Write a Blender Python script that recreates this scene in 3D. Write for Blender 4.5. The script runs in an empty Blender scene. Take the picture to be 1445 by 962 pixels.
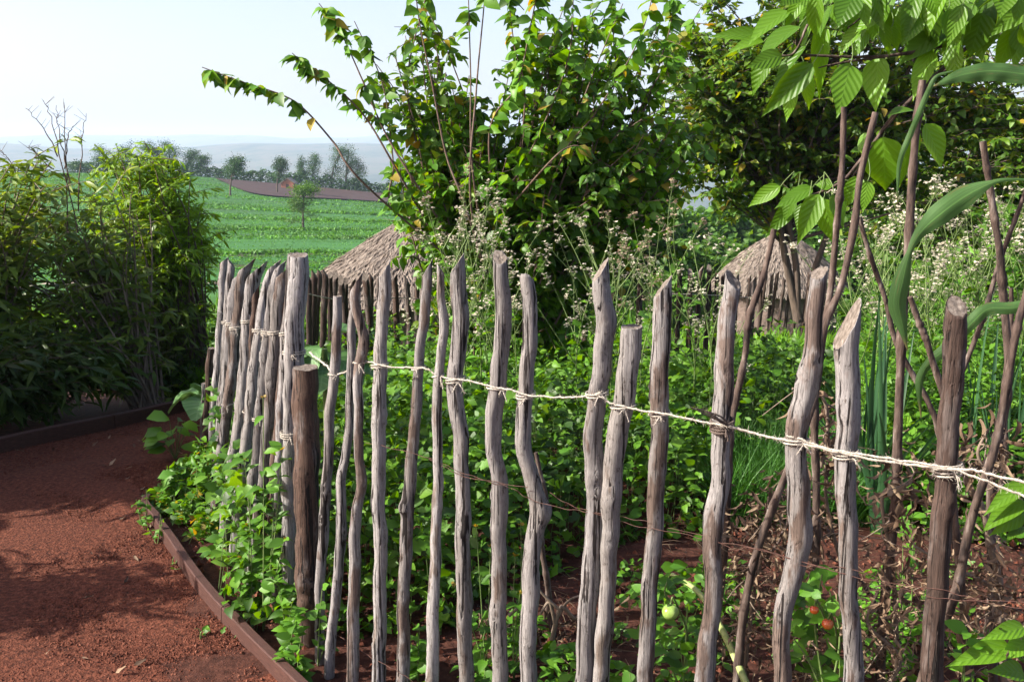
import bpy, math, random
import numpy as np
from mathutils import Vector, noise as mnoise
R = math.radians
rng = np.random.default_rng(7)
random.seed(7)
S = bpy.context.scene
COL = S.collection

# ------------------------------------------------------------------ camera, sky, sun, exposure
CAM = np.array([0.0, 0.0, 1.70]); PITCH = R(10.7); FPX = 1405.0
cam = bpy.data.objects.new('camera', bpy.data.cameras.new('camera')); COL.objects.link(cam)
cam.location = CAM; cam.rotation_euler = (R(90) - PITCH, 0, 0)
cam.data.sensor_width = 36; cam.data.lens = 35.0; cam.data.clip_end = 20000; cam.data.clip_start = 0.05
S.camera = cam
SUN_AZ = R(-102); SUN_EL = R(33)          # azimuth from +Y towards +X
W = bpy.data.worlds.new('World'); S.world = W; W.use_nodes = True
wn = W.node_tree; bg = wn.nodes['Background']
sky = wn.nodes.new('ShaderNodeTexSky'); sky.sky_type = 'NISHITA'; sky.sun_disc = False
sky.sun_elevation = SUN_EL; sky.sun_rotation = SUN_AZ; sky.air_density = 1.0; sky.dust_density = 3.0; sky.ozone_density = 1.2
wb = wn.nodes.new('ShaderNodeMixRGB'); wb.blend_type = 'MULTIPLY'; wb.inputs[0].default_value = 1.0; wb.inputs[2].default_value = (1.12, .985, 1.0, 1)
wn.links.new(sky.outputs[0], wb.inputs[1]); wn.links.new(wb.outputs[0], bg.inputs[0]); bg.inputs[1].default_value = 0.11
sl = bpy.data.lights.new('sun', 'SUN'); sl.energy = 5.0; sl.angle = R(0.5); sl.color = (1.0, 0.94, 0.84)
so = bpy.data.objects.new('sun', sl); COL.objects.link(so)
sd = Vector((math.sin(SUN_AZ) * math.cos(SUN_EL), math.cos(SUN_AZ) * math.cos(SUN_EL), math.sin(SUN_EL)))
so.rotation_euler = sd.to_track_quat('Z', 'Y').to_euler(); so.location = (-20, -6, 16)
S.view_settings.view_transform = 'Standard'; S.view_settings.look = 'None'
S.view_settings.gamma = 1.0; S.view_settings.exposure = 1.35
S.cycles.max_bounces = 4; S.cycles.diffuse_bounces = 1; S.cycles.glossy_bounces = 2
S.cycles.transmission_bounces = 2; S.cycles.volume_bounces = 1; S.cycles.transparent_max_bounces = 8

# ------------------------------------------------------------------ camera maths (pixel of the photo + depth -> point)
cp, sp = math.cos(PITCH), math.sin(PITCH)
def ray(px, py):
    x = (px - 722.5) / FPX; u = (481.0 - py) / FPX
    return np.array([x, cp + u * sp, -sp + u * cp])
def P(px, py, Y):
    d = ray(px, py); return CAM + d * (Y / d[1])

# ------------------------------------------------------------------ terrain height
TY = np.array([-40, 5, 8, 12, 20, 35, 50, 60, 220, 250, 330, 500, 900, 1500, 2600, 3300, 4600, 6500.])
TZ = np.array([0, 0, -.25, -.75, -2.6, -4.8, -5.9, -6.1, -3.9, -6, -20, -45, -80, -70, 20, -20, 75, 0.])
def sm(a, b, t):
    t = np.clip((t - a) / (b - a), 0, 1); return t * t * (3 - 2 * t)
def H(X, Y):
    X = np.asarray(X, float); Y = np.asarray(Y, float)
    z = np.interp(Y, TY, TZ)
    w = sm(70, 220, Y) * (1 - sm(350, 700, Y))
    z = z - np.clip(X + 62, -14, 160) * 0.095 * w
    w2 = sm(1200, 2300, Y)
    z = z + w2 * (9 * np.sin(X / 310 + 1.3) + 5 * np.sin(X / 130 + Y / 400.) + 7 * np.sin(X / 700 + 2.5) + 2 * np.sin(X / 47. + Y / 90.))
    w3 = sm(9, 16, Y) * (1 - sm(60, 90, Y))
    z = z + w3 * (0.12 * np.sin(X * .7 + Y * .33) + .08 * np.sin(X * 1.9 - Y * .8))
    return z
def Hs(x, y): return float(H(x, y))
def Gp(px, py, off=0.0):
    d = ray(px, py); lo, hi = 0.5, 0.5
    while hi < 6000:
        p = CAM + d * hi
        if p[2] < Hs(p[0], p[1]) + off: break
        lo = hi; hi *= 1.05
    for _ in range(30):
        m = (lo + hi) / 2; p = CAM + d * m
        if p[2] < Hs(p[0], p[1]) + off: hi = m
        else: lo = m
    return CAM + d * hi

# ------------------------------------------------------------------ objects
class MB:
    def __init__(s): s.v = []; s.f = []; s.m = []; s.n = 0; s.uv = []
    def add(s, v, f, m=0, uv=None):
        v = np.asarray(v, float).reshape(-1, 3); f = np.asarray(f, int)
        if len(f) == 0: return
        s.v.append(v); s.f.append(f + s.n); s.m.append(np.full(len(f), m)); s.n += len(v)
        s.uv.append(np.zeros((len(v), 2)) if uv is None else np.asarray(uv, float))
    def build(s, name, mats, parent=None, origin=None, smooth=True):
        v = np.concatenate(s.v); uv = np.concatenate(s.uv)
        par = np.array(parent.location) if parent is not None else np.zeros(3)
        if parent is not None and parent.parent is not None: par = par + np.array(parent.parent.location)
        if origin is None: origin = par if parent is not None else np.zeros(3)
        origin = np.array(origin, float)
        me = bpy.data.meshes.new(name)
        loops = np.concatenate([f.ravel() for f in s.f])
        sizes = np.concatenate([np.full(len(f), f.shape[1]) for f in s.f])
        starts = np.concatenate([[0], np.cumsum(sizes)[:-1]])
        me.vertices.add(len(v)); me.vertices.foreach_set('co', (v - origin).astype(np.float32).ravel())
        me.loops.add(len(loops)); me.loops.foreach_set('vertex_index', loops.astype(np.int32))
        me.polygons.add(len(sizes)); me.polygons.foreach_set('loop_start', starts.astype(np.int32))
        me.polygons.foreach_set('material_index', np.concatenate(s.m).astype(np.int32))
        me.polygons.foreach_set('use_smooth', np.full(len(sizes), smooth))
        ul = me.uv_layers.new(name='UVMap'); ul.data.foreach_set('uv', uv[loops].astype(np.float32).ravel())
        me.update(calc_edges=True); me.validate()
        for m in (mats if isinstance(mats, (list, tuple)) else [mats]): me.materials.append(m)
        o = bpy.data.objects.new(name, me); COL.objects.link(o)
        o.location = origin - par if parent is not None else origin
        if parent is not None: o.parent = parent
        return o
def tag(o, label=None, cat=None, group=None, kind=None):
    if label: o['label'] = label
    if cat: o['category'] = cat
    if group: o['group'] = group
    if kind: o['kind'] = kind
    return o
def thing(name, loc, label, cat, group=None):
    o = bpy.data.objects.new(name, None); o.empty_display_size = .1; COL.objects.link(o); o.location = loc
    return tag(o, label, cat, group)
def copy_thing(src, loc, rz=0, sc=1.0, label=None):
    c = src.copy(); COL.objects.link(c); c.location = loc; c.rotation_euler = (0, 0, rz); c.scale = (sc, sc, sc)
    if label: c['label'] = label
    for ch in list(src.children):
        d = ch.copy(); COL.objects.link(d); d.parent = c
        for g in list(ch.children):
            e = g.copy(); COL.objects.link(e); e.parent = d
    return c

# ------------------------------------------------------------------ mesh helpers
def nrm(a): return a / np.maximum(np.linalg.norm(a, axis=-1, keepdims=True), 1e-9)
def spline(pts, n):
    pts = np.asarray(pts, float)
    if len(pts) == 2: return pts[0] + (pts[1] - pts[0]) * np.linspace(0, 1, n)[:, None]
    q = np.vstack([2 * pts[0] - pts[1], pts, 2 * pts[-1] - pts[-2]])
    m = len(pts) - 1; t = np.linspace(0, m - 1e-6, n); i = t.astype(int); u = (t - i)[:, None]
    a, b, c, d = q[i], q[i + 1], q[i + 2], q[i + 3]
    return .5 * ((2 * b) + (-a + c) * u + (2 * a - 5 * b + 4 * c - d) * u ** 2 + (-a + 3 * b - 3 * c + d) * u ** 3)
def tube(mb, pts, rad, sides=6, m=0, cap=True, rough=0.0):
    pts = np.asarray(pts, float); n = len(pts)
    rad = np.broadcast_to(np.asarray(rad, float), (n,)) if np.ndim(rad) else np.full(n, rad)
    t = nrm(np.gradient(pts, axis=0))
    ref = np.array([0, 0, 1.]) if abs(t[0][2]) < .9 else np.array([0, 1., 0])
    a = np.zeros((n, 3)); a[0] = nrm(np.cross(t[0], ref))
    for i in range(1, n):
        a[i] = nrm(a[i - 1] - t[i] * np.dot(a[i - 1], t[i]))
    b = np.cross(t, a)
    th = np.linspace(0, 2 * np.pi, sides, endpoint=False)
    rr = rad[:, None] * (1 + (rough * rng.standard_normal((n, sides)) if rough else 0))
    v = pts[:, None, :] + rr[..., None] * (np.cos(th)[None, :, None] * a[:, None, :] + np.sin(th)[None, :, None] * b[:, None, :])
    v = v.reshape(-1, 3)
    i = np.arange(n - 1)[:, None] * sides; j = np.arange(sides)[None, :]; k = (j + 1) % sides
    f = np.stack([i + j, i + k, i + sides + k, i + sides + j], -1).reshape(-1, 4)
    uv = np.stack([np.tile(th / 6.283, n), np.repeat(np.linspace(0, 1, n), sides)], -1)
    mb.add(v, f, m, uv)
    if cap and sides >= 3:
        mb.add(v[-sides:], [list(range(sides))], m); mb.add(v[:sides], [list(range(sides))[::-1]], m)
# leaf template: 3 columns x R rows
def leaf_tpl(widths, fold=.25, droop=.3, wave=0.0, curl=0.0, ys=None):
    Rr = len(widths); y = np.linspace(0, 1, Rr) if ys is None else np.array(ys)
    V = []; UV = []
    for k in range(Rr):
        w = widths[k]
        for c in (-1, 0, 1):
            z = abs(c) * w * fold - droop * y[k] ** 2 + wave * math.sin(y[k] * 9 + c) * abs(c)
            yy = y[k] * (1 - .25 * droop * y[k])
            V.append((c * w * (1 - .3 * abs(fold)), yy, z + curl * c * w * y[k])); UV.append((.5 + .5 * c * w / max(widths), y[k]))
    F = []
    for k in range(Rr - 1):
        for c in (0, 1):
            a = k * 3 + c; F.append((a, a + 1, a + 4, a + 3))
    return np.array(V, float), np.array(F), np.array(UV, float)
OVAL = [leaf_tpl([.02, .28, .30, .16, .01], .25, .25, ys=[0, .25, .5, .78, 1]), leaf_tpl([.02, .28, .30, .16, .01], .4, .5, curl=.2, ys=[0, .25, .5, .78, 1]), leaf_tpl([.02, .28, .29, .16, .01], .1, .1, wave=.03, ys=[0, .25, .5, .78, 1])]
LANCE = [leaf_tpl([.02, .10, .10, .01], .3, .35), leaf_tpl([.02, .11, .10, .01], .2, .7), leaf_tpl([.02, .10, .11, .01], .5, .15, wave=.02)]
LEAFY = [leaf_tpl([.02, .145, .13, .01], .3, .3), leaf_tpl([.02, .15, .12, .01], .2, .6), leaf_tpl([.02, .12, .13, .01], .5, .1, wave=.02)]
SMALL = [leaf_tpl([.03, .3, .02], .3, .2), leaf_tpl([.03, .33, .02], .1, .4)]
ROUND = [leaf_tpl([.06, .36, .38, .03], .3, .3), leaf_tpl([.05, .33, .40, .03], .15, .5, wave=.05)]
LOBED = [leaf_tpl([.03, .08, .22, .12, .34, .36, .03], .25, .4, wave=.04), leaf_tpl([.03, .15, .10, .3, .22, .40, .04], .2, .6, wave=.05)]
BLADE = [leaf_tpl([.02, .014, .003], .3, .3), leaf_tpl([.02, .014, .003], .3, .8)]
def leaves(mb, pos, dirv, nor, size, tpls, m=0, wj=.15):
    pos = np.asarray(pos, float); N = len(pos)
    if N == 0: return
    D = nrm(np.asarray(dirv, float)); X = nrm(np.cross(D, np.asarray(nor, float))); Z = np.cross(X, D)
    size = np.broadcast_to(np.asarray(size, float), (N,)); w = size * (1 + wj * rng.standard_normal(N))
    m = np.broadcast_to(np.asarray(m, int), (N,))
    which = rng.integers(0, len(tpls), N)
    for q, (V, F, UV) in enumerate(tpls):
        for mm in np.unique(m):
            s = (which == q) & (m == mm); n = int(s.sum())
            if not n: continue
            v = pos[s][:, None, :] + w[s][:, None, None] * V[None, :, 0:1] * X[s][:, None, :] + size[s][:, None, None] * (V[None, :, 1:2] * D[s][:, None, :] + V[None, :, 2:3] * Z[s][:, None, :])
            f = F[None] + (np.arange(n) * len(V))[:, None, None]
            mb.add(v.reshape(-1, 3), f.reshape(-1, F.shape[1]), int(mm), np.tile(UV, (n, 1)))
def rdir(n, up=0.0, flat=1.0):
    a = rng.uniform(0, 2 * np.pi, n); z = rng.normal(up, .35, n)
    return nrm(np.stack([np.cos(a) * flat, np.sin(a) * flat, z], -1))

# ------------------------------------------------------------------ materials
def newmat(name):
    m = bpy.data.materials.new(name); m.use_nodes = True; nt = m.node_tree
    for n in list(nt.nodes):
        if n.type != 'OUTPUT_MATERIAL': nt.nodes.remove(n)
    return m, nt, nt.nodes['Material Output']
def N(nt, typ, **kw):
    n = nt.nodes.new(typ)
    for k, v in kw.items():
        if k.startswith('i_'):
            key = k[2:]; n.inputs[int(key) if key.isdigit() else key.replace('_', ' ')].default_value = v
        else: setattr(n, k, v)
    return n
def ramp(nt, stops, fac=None, interp='LINEAR'):
    r = nt.nodes.new('ShaderNodeValToRGB'); e = r.color_ramp.elements; r.color_ramp.interpolation = interp
    while len(e) < len(stops): e.new(.5)
    for q, (p, c) in enumerate(stops): e[q].position = p; e[q].color = (*c, 1) if len(c) == 3 else c
    if fac is not None: nt.links.new(fac, r.inputs[0])
    return r
def leafmat(name, cols, trans=.35, tcol=None, rough=.5, veins=0.0, spec=.32, clump=1.2):
    m, nt, out = newmat(name); L = nt.links.new
    g = N(nt, 'ShaderNodeNewGeometry')
    st = [(q / max(1, len(cols) - 1), (c[0] * 1.15, c[1] * 1.08, c[2] * (.55 if c[1] > c[0] * 1.25 else 1))) for q, c in enumerate(cols)]
    r = ramp(nt, st, g.outputs['Random Per Island'])
    no = N(nt, 'ShaderNodeTexNoise', i_Scale=clump, i_Detail=2.0); L(g.outputs['Position'], no.inputs['Vector'])
    hv = N(nt, 'ShaderNodeHueSaturation'); L(r.outputs[0], hv.inputs['Color'])
    mr = N(nt, 'ShaderNodeMapRange', i_1=.3, i_2=.7, i_3=.7, i_4=1.35); L(no.outputs[0], mr.inputs[0]); L(mr.outputs[0], hv.inputs['Value'])
    col = hv.outputs[0]
    p = N(nt, 'ShaderNodeBsdfPrincipled', i_Roughness=rough); p.inputs['Specular IOR Level'].default_value = spec
    t = N(nt, 'ShaderNodeBsdfTranslucent')
    bmp = None
    if veins > 0:
        uv = N(nt, 'ShaderNodeUVMap'); sx = N(nt, 'ShaderNodeSeparateXYZ'); L(uv.outputs[0], sx.inputs[0])
        a = N(nt, 'ShaderNodeMath', operation='SUBTRACT', i_1=.5); L(sx.outputs[0], a.inputs[0])
        b = N(nt, 'ShaderNodeMath', operation='ABSOLUTE'); L(a.outputs[0], b.inputs[0])
        c = N(nt, 'ShaderNodeMath', operation='MULTIPLY', i_1=-.75); L(b.outputs[0], c.inputs[0])
        d = N(nt, 'ShaderNodeMath', operation='ADD'); L(c.outputs[0], d.inputs[0]); L(sx.outputs[1], d.inputs[1])
        e = N(nt, 'ShaderNodeMath', operation='MULTIPLY', i_1=44.0); L(d.outputs[0], e.inputs[0])
        s = N(nt, 'ShaderNodeMath', operation='SINE'); L(e.outputs[0], s.inputs[0])
        s2 = N(nt, 'ShaderNodeMapRange', i_1=.75, i_2=1.0, i_3=0.0, i_4=1.0); L(s.outputs[0], s2.inputs[0])
        mid = N(nt, 'ShaderNodeMapRange', i_1=.0, i_2=.03, i_3=1.0, i_4=0.0); L(b.outputs[0], mid.inputs[0])
        mx = N(nt, 'ShaderNodeMath', operation='MAXIMUM'); L(s2.outputs[0], mx.inputs[0]); L(mid.outputs[0], mx.inputs[1])
        mix = N(nt, 'ShaderNodeMixRGB', blend_type='MIX'); L(mx.outputs[0], mix.inputs[0]); L(col, mix.inputs[1])
        li = N(nt, 'ShaderNodeHueSaturation', i_Value=1.7, i_Saturation=.85); L(col, li.inputs['Color']); L(li.outputs[0], mix.inputs[2])
        mf = N(nt, 'ShaderNodeMath', operation='MULTIPLY', i_1=veins); L(mx.outputs[0], mf.inputs[0]); L(mf.outputs[0], mix.inputs[0])
        col = mix.outputs[0]
        bm = N(nt, 'ShaderNodeBump', i_Strength=.35, i_Distance=.002); L(s.outputs[0], bm.inputs['Height']); bmp = bm.outputs[0]
        L(bmp, p.inputs['Normal'])
    L(col, p.inputs['Base Color'])
    h2 = N(nt, 'ShaderNodeHueSaturation', i_Hue=.475, i_Saturation=1.15, i_Value=2.0); L(col, h2.inputs['Color'])
    L(h2.outputs[0], t.inputs[0])
    mx = N(nt, 'ShaderNodeMixShader', i_0=trans); L(p.outputs[0], mx.inputs[1]); L(t.outputs[0], mx.inputs[2]); L(mx.outputs[0], out.inputs[0])
    return m
def noisemat(name, stops, scale=20, detail=6, rough=.85, bump=.3, bdist=.01, stretch=(1, 1, 1), spec=.3, coord='Object', bscale=None, rand=False):
    m, nt, out = newmat(name); L = nt.links.new
    tc = N(nt, 'ShaderNodeTexCoord'); mp = N(nt, 'ShaderNodeMapping'); mp.inputs['Scale'].default_value = stretch
    L(tc.outputs[coord], mp.inputs[0])
    if rand:
        oi = N(nt, 'ShaderNodeObjectInfo'); mm = N(nt, 'ShaderNodeMath', operation='MULTIPLY', i_1=37.0); L(oi.outputs['Random'], mm.inputs[0]); L(mm.outputs[0], mp.inputs['Location'])
    no = N(nt, 'ShaderNodeTexNoise', i_Scale=scale, i_Detail=detail, i_Roughness=.62); L(mp.outputs[0], no.inputs['Vector'])
    r = ramp(nt, stops, no.outputs[0])
    p = N(nt, 'ShaderNodeBsdfPrincipled', i_Roughness=rough); p.inputs['Specular IOR Level'].default_value = spec
    L(r.outputs[0], p.inputs['Base Color'])
    n2 = N(nt, 'ShaderNodeTexNoise', i_Scale=bscale or scale * 2, i_Detail=5); L(mp.outputs[0], n2.inputs['Vector'])
    b = N(nt, 'ShaderNodeBump', i_Strength=bump, i_Distance=bdist); L(n2.outputs[0], b.inputs['Height']); L(b.outputs[0], p.inputs['Normal'])
    L(p.outputs[0], out.inputs[0]); return m
def woodmat(name, grey, brown, dark, brownness=.5):
    m, nt, out = newmat(name); L = nt.links.new
    tc = N(nt, 'ShaderNodeTexCoord'); oi = N(nt, 'ShaderNodeObjectInfo')
    mm = N(nt, 'ShaderNodeMath', operation='MULTIPLY', i_1=53.0); L(oi.outputs['Random'], mm.inputs[0])
    def co(zs):
        mp = N(nt, 'ShaderNodeMapping'); mp.inputs['Scale'].default_value = (1, 1, zs); L(tc.outputs['Object'], mp.inputs[0]); L(mm.outputs[0], mp.inputs['Location']); return mp.outputs[0]
    def noi(zs, sc, de, ro=.6, di=0.):
        f = N(nt, 'ShaderNodeTexNoise', i_Scale=sc, i_Detail=de, i_Roughness=ro, i_Distortion=di); L(co(zs), f.inputs['Vector']); return f.outputs[0]
    fine = noi(.06, 420., 7., .75); mid = noi(.05, 190., 6., .65, .3); crk = noi(.035, 75., 3., .5, .8); pat = noi(.3, 20., 4.); kn = noi(.6, 60., 6., .75); big = noi(.25, 6., 3.)
    r1 = ramp(nt, [(.28, tuple(x * .38 for x in grey)), (.46, tuple(x * .85 for x in grey)), (.6, grey), (.75, tuple(min(1, x * 1.5) for x in grey))], mid)
    r2 = ramp(nt, [(.28, tuple(x * .4 for x in brown)), (.55, brown), (.75, tuple(x * 1.5 for x in brown))], mid)
    ad = N(nt, 'ShaderNodeMath', operation='ADD'); L(pat, ad.inputs[0])
    rr = N(nt, 'ShaderNodeMapRange', i_1=0.0, i_2=1.0, i_3=-.09, i_4=.09); L(oi.outputs['Random'], rr.inputs[0]); L(rr.outputs[0], ad.inputs[1])
    pr = ramp(nt, [(.60 - .25 * brownness, (0, 0, 0)), (.68 - .25 * brownness, (1, 1, 1))], ad.outputs[0])
    mx = N(nt, 'ShaderNodeMixRGB'); L(pr.outputs[0], mx.inputs[0]); L(r1.outputs[0], mx.inputs[1]); L(r2.outputs[0], mx.inputs[2])
    fr = ramp(nt, [(.3, (.45, .42, .4)), (.5, (1, 1, 1)), (.7, (1.25, 1.25, 1.25))], fine)
    m1 = N(nt, 'ShaderNodeMixRGB', blend_type='MULTIPLY', i_0=1.0); L(mx.outputs[0], m1.inputs[1]); L(fr.outputs[0], m1.inputs[2])
    cr = ramp(nt, [(.37, (1, 1, 1)), (.41, (0, 0, 0))], crk)
    m2 = N(nt, 'ShaderNodeMixRGB'); L(cr.outputs[0], m2.inputs[0]); L(m1.outputs[0], m2.inputs[1]); m2.inputs[2].default_value = (*dark, 1)
    kr = ramp(nt, [(.33, (.3, .25, .22)), (.43, (1, 1, 1))], kn)
    m3 = N(nt, 'ShaderNodeMixRGB', blend_type='MULTIPLY', i_0=1.0); L(m2.outputs[0], m3.inputs[1]); L(kr.outputs[0], m3.inputs[2])
    br = ramp(nt, [(.35, (.75, .72, .7)), (.65, (1.15, 1.15, 1.18))], big)
    m4 = N(nt, 'ShaderNodeMixRGB', blend_type='MULTIPLY', i_0=1.0); L(m3.outputs[0], m4.inputs[1]); L(br.outputs[0], m4.inputs[2])
    p = N(nt, 'ShaderNodeBsdfPrincipled', i_Roughness=.78); p.inputs['Specular IOR Level'].default_value = .25
    L(m4.outputs[0], p.inputs['Base Color'])
    b = N(nt, 'ShaderNodeBump', i_Strength=1.0, i_Distance=.0025); L(mid, b.inputs['Height'])
    b3 = N(nt, 'ShaderNodeBump', i_Strength=.8, i_Distance=.0012); L(fine, b3.inputs['Height']); L(b.outputs[0], b3.inputs['Normal'])
    ck = ramp(nt, [(.36, (0, 0, 0)), (.44, (1, 1, 1))], crk)
    b2 = N(nt, 'ShaderNodeBump', i_Strength=1.0, i_Distance=.005); L(ck.outputs[0], b2.inputs['Height']); L(b3.outputs[0], b2.inputs['Normal']); L(b2.outputs[0], p.inputs['Normal'])
    L(p.outputs[0], out.inputs[0]); return m

M = {}
M['wood'] = woodmat('weathered_wood', (.202, .192, .184), (.115, .087, .072), (.013, .010, .009), .25)
M['wood_pale'] = woodmat('pale_wood', (.25, .24, .23), (.15, .125, .105), (.018, .014, .012), .1)
M['wood_brown'] = woodmat('brown_wood', (.12, .098, .086), (.07, .043, .031), (.010, .008, .007), .8)
M['wood_dark'] = woodmat('dark_wood', (.10, .08, .07), (.055, .036, .028), (.01, .008, .007), .9)
M['bark'] = noisemat('stick_bark', [(.36, (.02, .013, .011)), (.48, (.065, .043, .034)), (.56, (.085, .06, .048)), (.68, (.19, .155, .135))], 45, 8, .8, .9, .004, (1, 1, .25), rand=True)
M['bark_pale'] = noisemat('pale_bark', [(.25, (.09, .065, .045)), (.7, (.24, .185, .14))], 60, 6, .8, .4, .003, (1, 1, .15), rand=True)
M['trunk'] = noisemat('trunk_bark', [(.25, (.035, .026, .02)), (.7, (.12, .09, .07))], 25, 6, .9, .6, .01, (1, 1, .2))
M['twig'] = noisemat('twig_bark', [(.25, (.05, .032, .023)), (.7, (.15, .10, .075))], 40, 4, .7, .3, .003)
M['cut'] = noisemat('cut_wood', [(.25, (.045, .034, .027)), (.5, (.125, .103, .085)), (.75, (.24, .21, .18))], 120, 6, .85, .5, .002, (1, 1, .4))
M['board'] = noisemat('edging_board', [(.25, (.014, .006, .005)), (.5, (.055, .022, .016)), (.8, (.13, .062, .048))], 9, 8, .62, .6, .003, (1, 9, 1), coord='UV')
M['twine'] = noisemat('sisal_twine', [(.3, (.28, .245, .20)), (.7, (.5, .46, .40))], 200, 4, .9, .3, .001)
M['twine_dark'] = noisemat('old_twine', [(.3, (.05, .04, .035)), (.7, (.16, .12, .10))], 200, 4, .9, .3, .001)
M['wire'] = noisemat('rusty_wire', [(.3, (.05, .022, .016)), (.7, (.12, .06, .045))], 90, 4, .7, .3, .001)
M['thatch'] = noisemat('thatch_straw', [(.2, (.09, .068, .052)), (.5, (.20, .165, .135)), (.8, (.30, .26, .215))], 9, 6, .9, .4, .01)
M['thatch2'] = noisemat('thatch_under', [(.3, (.06, .045, .035)), (.7, (.16, .12, .09))], 9, 6, .9, .4, .01)
M['hutwall'] = noisemat('mud_wall', [(.3, (.06, .045, .038)), (.6, (.14, .105, .09)), (.8, (.2, .16, .135))], 5, 6, .95, .9, .05)
M['brick'] = noisemat('red_mud', [(.3, (.22, .085, .05)), (.7, (.33, .14, .085))], 3, 4, .9, .3, .02)
M['tinroof'] = noisemat('pale_thatch', [(.3, (.2, .16, .125)), (.7, (.3, .25, .2))], 3, 4, .9, .3, .02)
M['mulberry'] = leafmat('mulberry_leaf', [(.025, .075, .008), (.04, .12, .012), (.05, .15, .018), (.075, .19, .02), (.06, .17, .02), (.13, .21, .02)], .38, rough=.45)
M['yellowleaf'] = leafmat('yellow_leaf', [(.26, .22, .02), (.22, .17, .03), (.15, .18, .03)], .4)
M['dense'] = leafmat('dense_tree_leaf', [(.022, .06, .01), (.035, .095, .014), (.05, .12, .018), (.08, .16, .02), (.13, .17, .02)], .33, rough=.48)
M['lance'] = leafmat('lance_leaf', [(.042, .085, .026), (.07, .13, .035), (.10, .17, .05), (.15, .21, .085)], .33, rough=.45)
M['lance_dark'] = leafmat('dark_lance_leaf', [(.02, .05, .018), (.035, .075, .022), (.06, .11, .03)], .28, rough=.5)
M['lime'] = leafmat('lime_leaf', [(.06, .13, .012), (.09, .19, .018), (.12, .23, .025)], .4, rough=.5)
M['big'] = leafmat('broad_leaf', [(.045, .12, .015), (.075, .18, .02), (.095, .22, .028)], .42, rough=.42, veins=.22)
M['weed'] = leafmat('weed_leaf', [(.035, .10, .015), (.05, .15, .02), (.075, .20, .03), (.10, .24, .035)], .33, rough=.5)
M['herb'] = leafmat('herb_leaf', [(.03, .09, .012), (.045, .13, .016), (.065, .17, .02), (.09, .20, .03)], .33, rough=.5, clump=.9)
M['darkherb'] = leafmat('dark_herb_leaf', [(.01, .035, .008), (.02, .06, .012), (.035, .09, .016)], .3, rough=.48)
M['cabbage'] = leafmat('cabbage_leaf', [(.05, .12, .07), (.07, .16, .09)], .15, rough=.5, veins=.5)
M['maize'] = leafmat('maize_leaf', [(.035, .085, .045), (.045, .105, .055)], .3, rough=.5)
def addstripes(m):
    nt = m.node_tree; L = nt.links.new; uv = N(nt, 'ShaderNodeUVMap'); mp = N(nt, 'ShaderNodeMapping'); mp.inputs['Scale'].default_value = (26, 1.2, 1); L(uv.outputs[0], mp.inputs[0])
    no = N(nt, 'ShaderNodeTexNoise', i_Scale=1.6, i_Detail=5.0, i_Roughness=.6); L(mp.outputs[0], no.inputs['Vector']); r = ramp(nt, [(.3, (.6, .6, .55)), (.5, (1, 1, 1)), (.72, (1.7, 1.6, 1.7))], no.outputs[0])
    sx = N(nt, 'ShaderNodeSeparateXYZ'); L(uv.outputs[0], sx.inputs[0]); a = N(nt, 'ShaderNodeMath', operation='SUBTRACT', i_1=.5); L(sx.outputs[0], a.inputs[0]); b = N(nt, 'ShaderNodeMath', operation='ABSOLUTE'); L(a.outputs[0], b.inputs[0])
    mr = ramp(nt, [(.0, (2.2, 2.1, 2.0)), (.05, (1, 1, 1))], b.outputs[0]); x = N(nt, 'ShaderNodeMixRGB', blend_type='MULTIPLY', i_0=1.0); L(r.outputs[0], x.inputs[1]); L(mr.outputs[0], x.inputs[2])
    p = [n for n in nt.nodes if n.type == 'BSDF_PRINCIPLED'][0]; src = p.inputs['Base Color'].links[0].from_socket; y = N(nt, 'ShaderNodeMixRGB', blend_type='MULTIPLY', i_0=1.0); L(src, y.inputs[1]); L(x.outputs[0], y.inputs[2]); L(y.outputs[0], p.inputs['Base Color'])
    tip = ramp(nt, [(.93, (0, 0, 0)), (.98, (1, 1, 1))], sx.outputs[1]); n2 = N(nt, 'ShaderNodeTexNoise', i_Scale=9.0, i_Detail=6.0); L(uv.outputs[0], n2.inputs['Vector']); sp2 = ramp(nt, [(.62, (0, 0, 0)), (.68, (.75, .75, .75))], n2.outputs[0])
    am = N(nt, 'ShaderNodeMath', operation='MAXIMUM'); L(tip.outputs[0], am.inputs[0]); L(sp2.outputs[0], am.inputs[1]); z = N(nt, 'ShaderNodeMixRGB'); L(am.outputs[0], z.inputs[0]); L(y.outputs[0], z.inputs[1]); z.inputs[2].default_value = (.16, .13, .05, 1); L(z.outputs[0], p.inputs['Base Color'])
    bm = N(nt, 'ShaderNodeBump', i_Strength=.6, i_Distance=.001); L(no.outputs[0], bm.inputs['Height']); L(bm.outputs[0], p.inputs['Normal'])
addstripes(M['maize'])
M['leek'] = leafmat('leek_leaf', [(.018, .06, .045), (.03, .085, .06)], .2, rough=.5)
M['chive'] = leafmat('chive_leaf', [(.03, .11, .03), (.05, .16, .04)], .25, rough=.5)
M['grass'] = leafmat('grass_blade', [(.045, .13, .015), (.07, .19, .02), (.10, .24, .03)], .35, rough=.5, clump=.4)
M['stem'] = noisemat('green_stem', [(.3, (.07, .12, .03)), (.7, (.14, .2, .06))], 60, 3, .6, .2, .002)
M['dry'] = leafmat('dried_leaf', [(.045, .03, .02), (.09, .06, .04), (.15, .11, .075), (.21, .165, .115)], .15, rough=.8)
M['flower'] = leafmat('white_petal', [(.33, .33, .26), (.46, .46, .40)], .3, rough=.6)
M['seedhead'] = leafmat('seed_head', [(.16, .13, .09), (.25, .22, .16), (.12, .1, .07)], .2, rough=.7)
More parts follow.
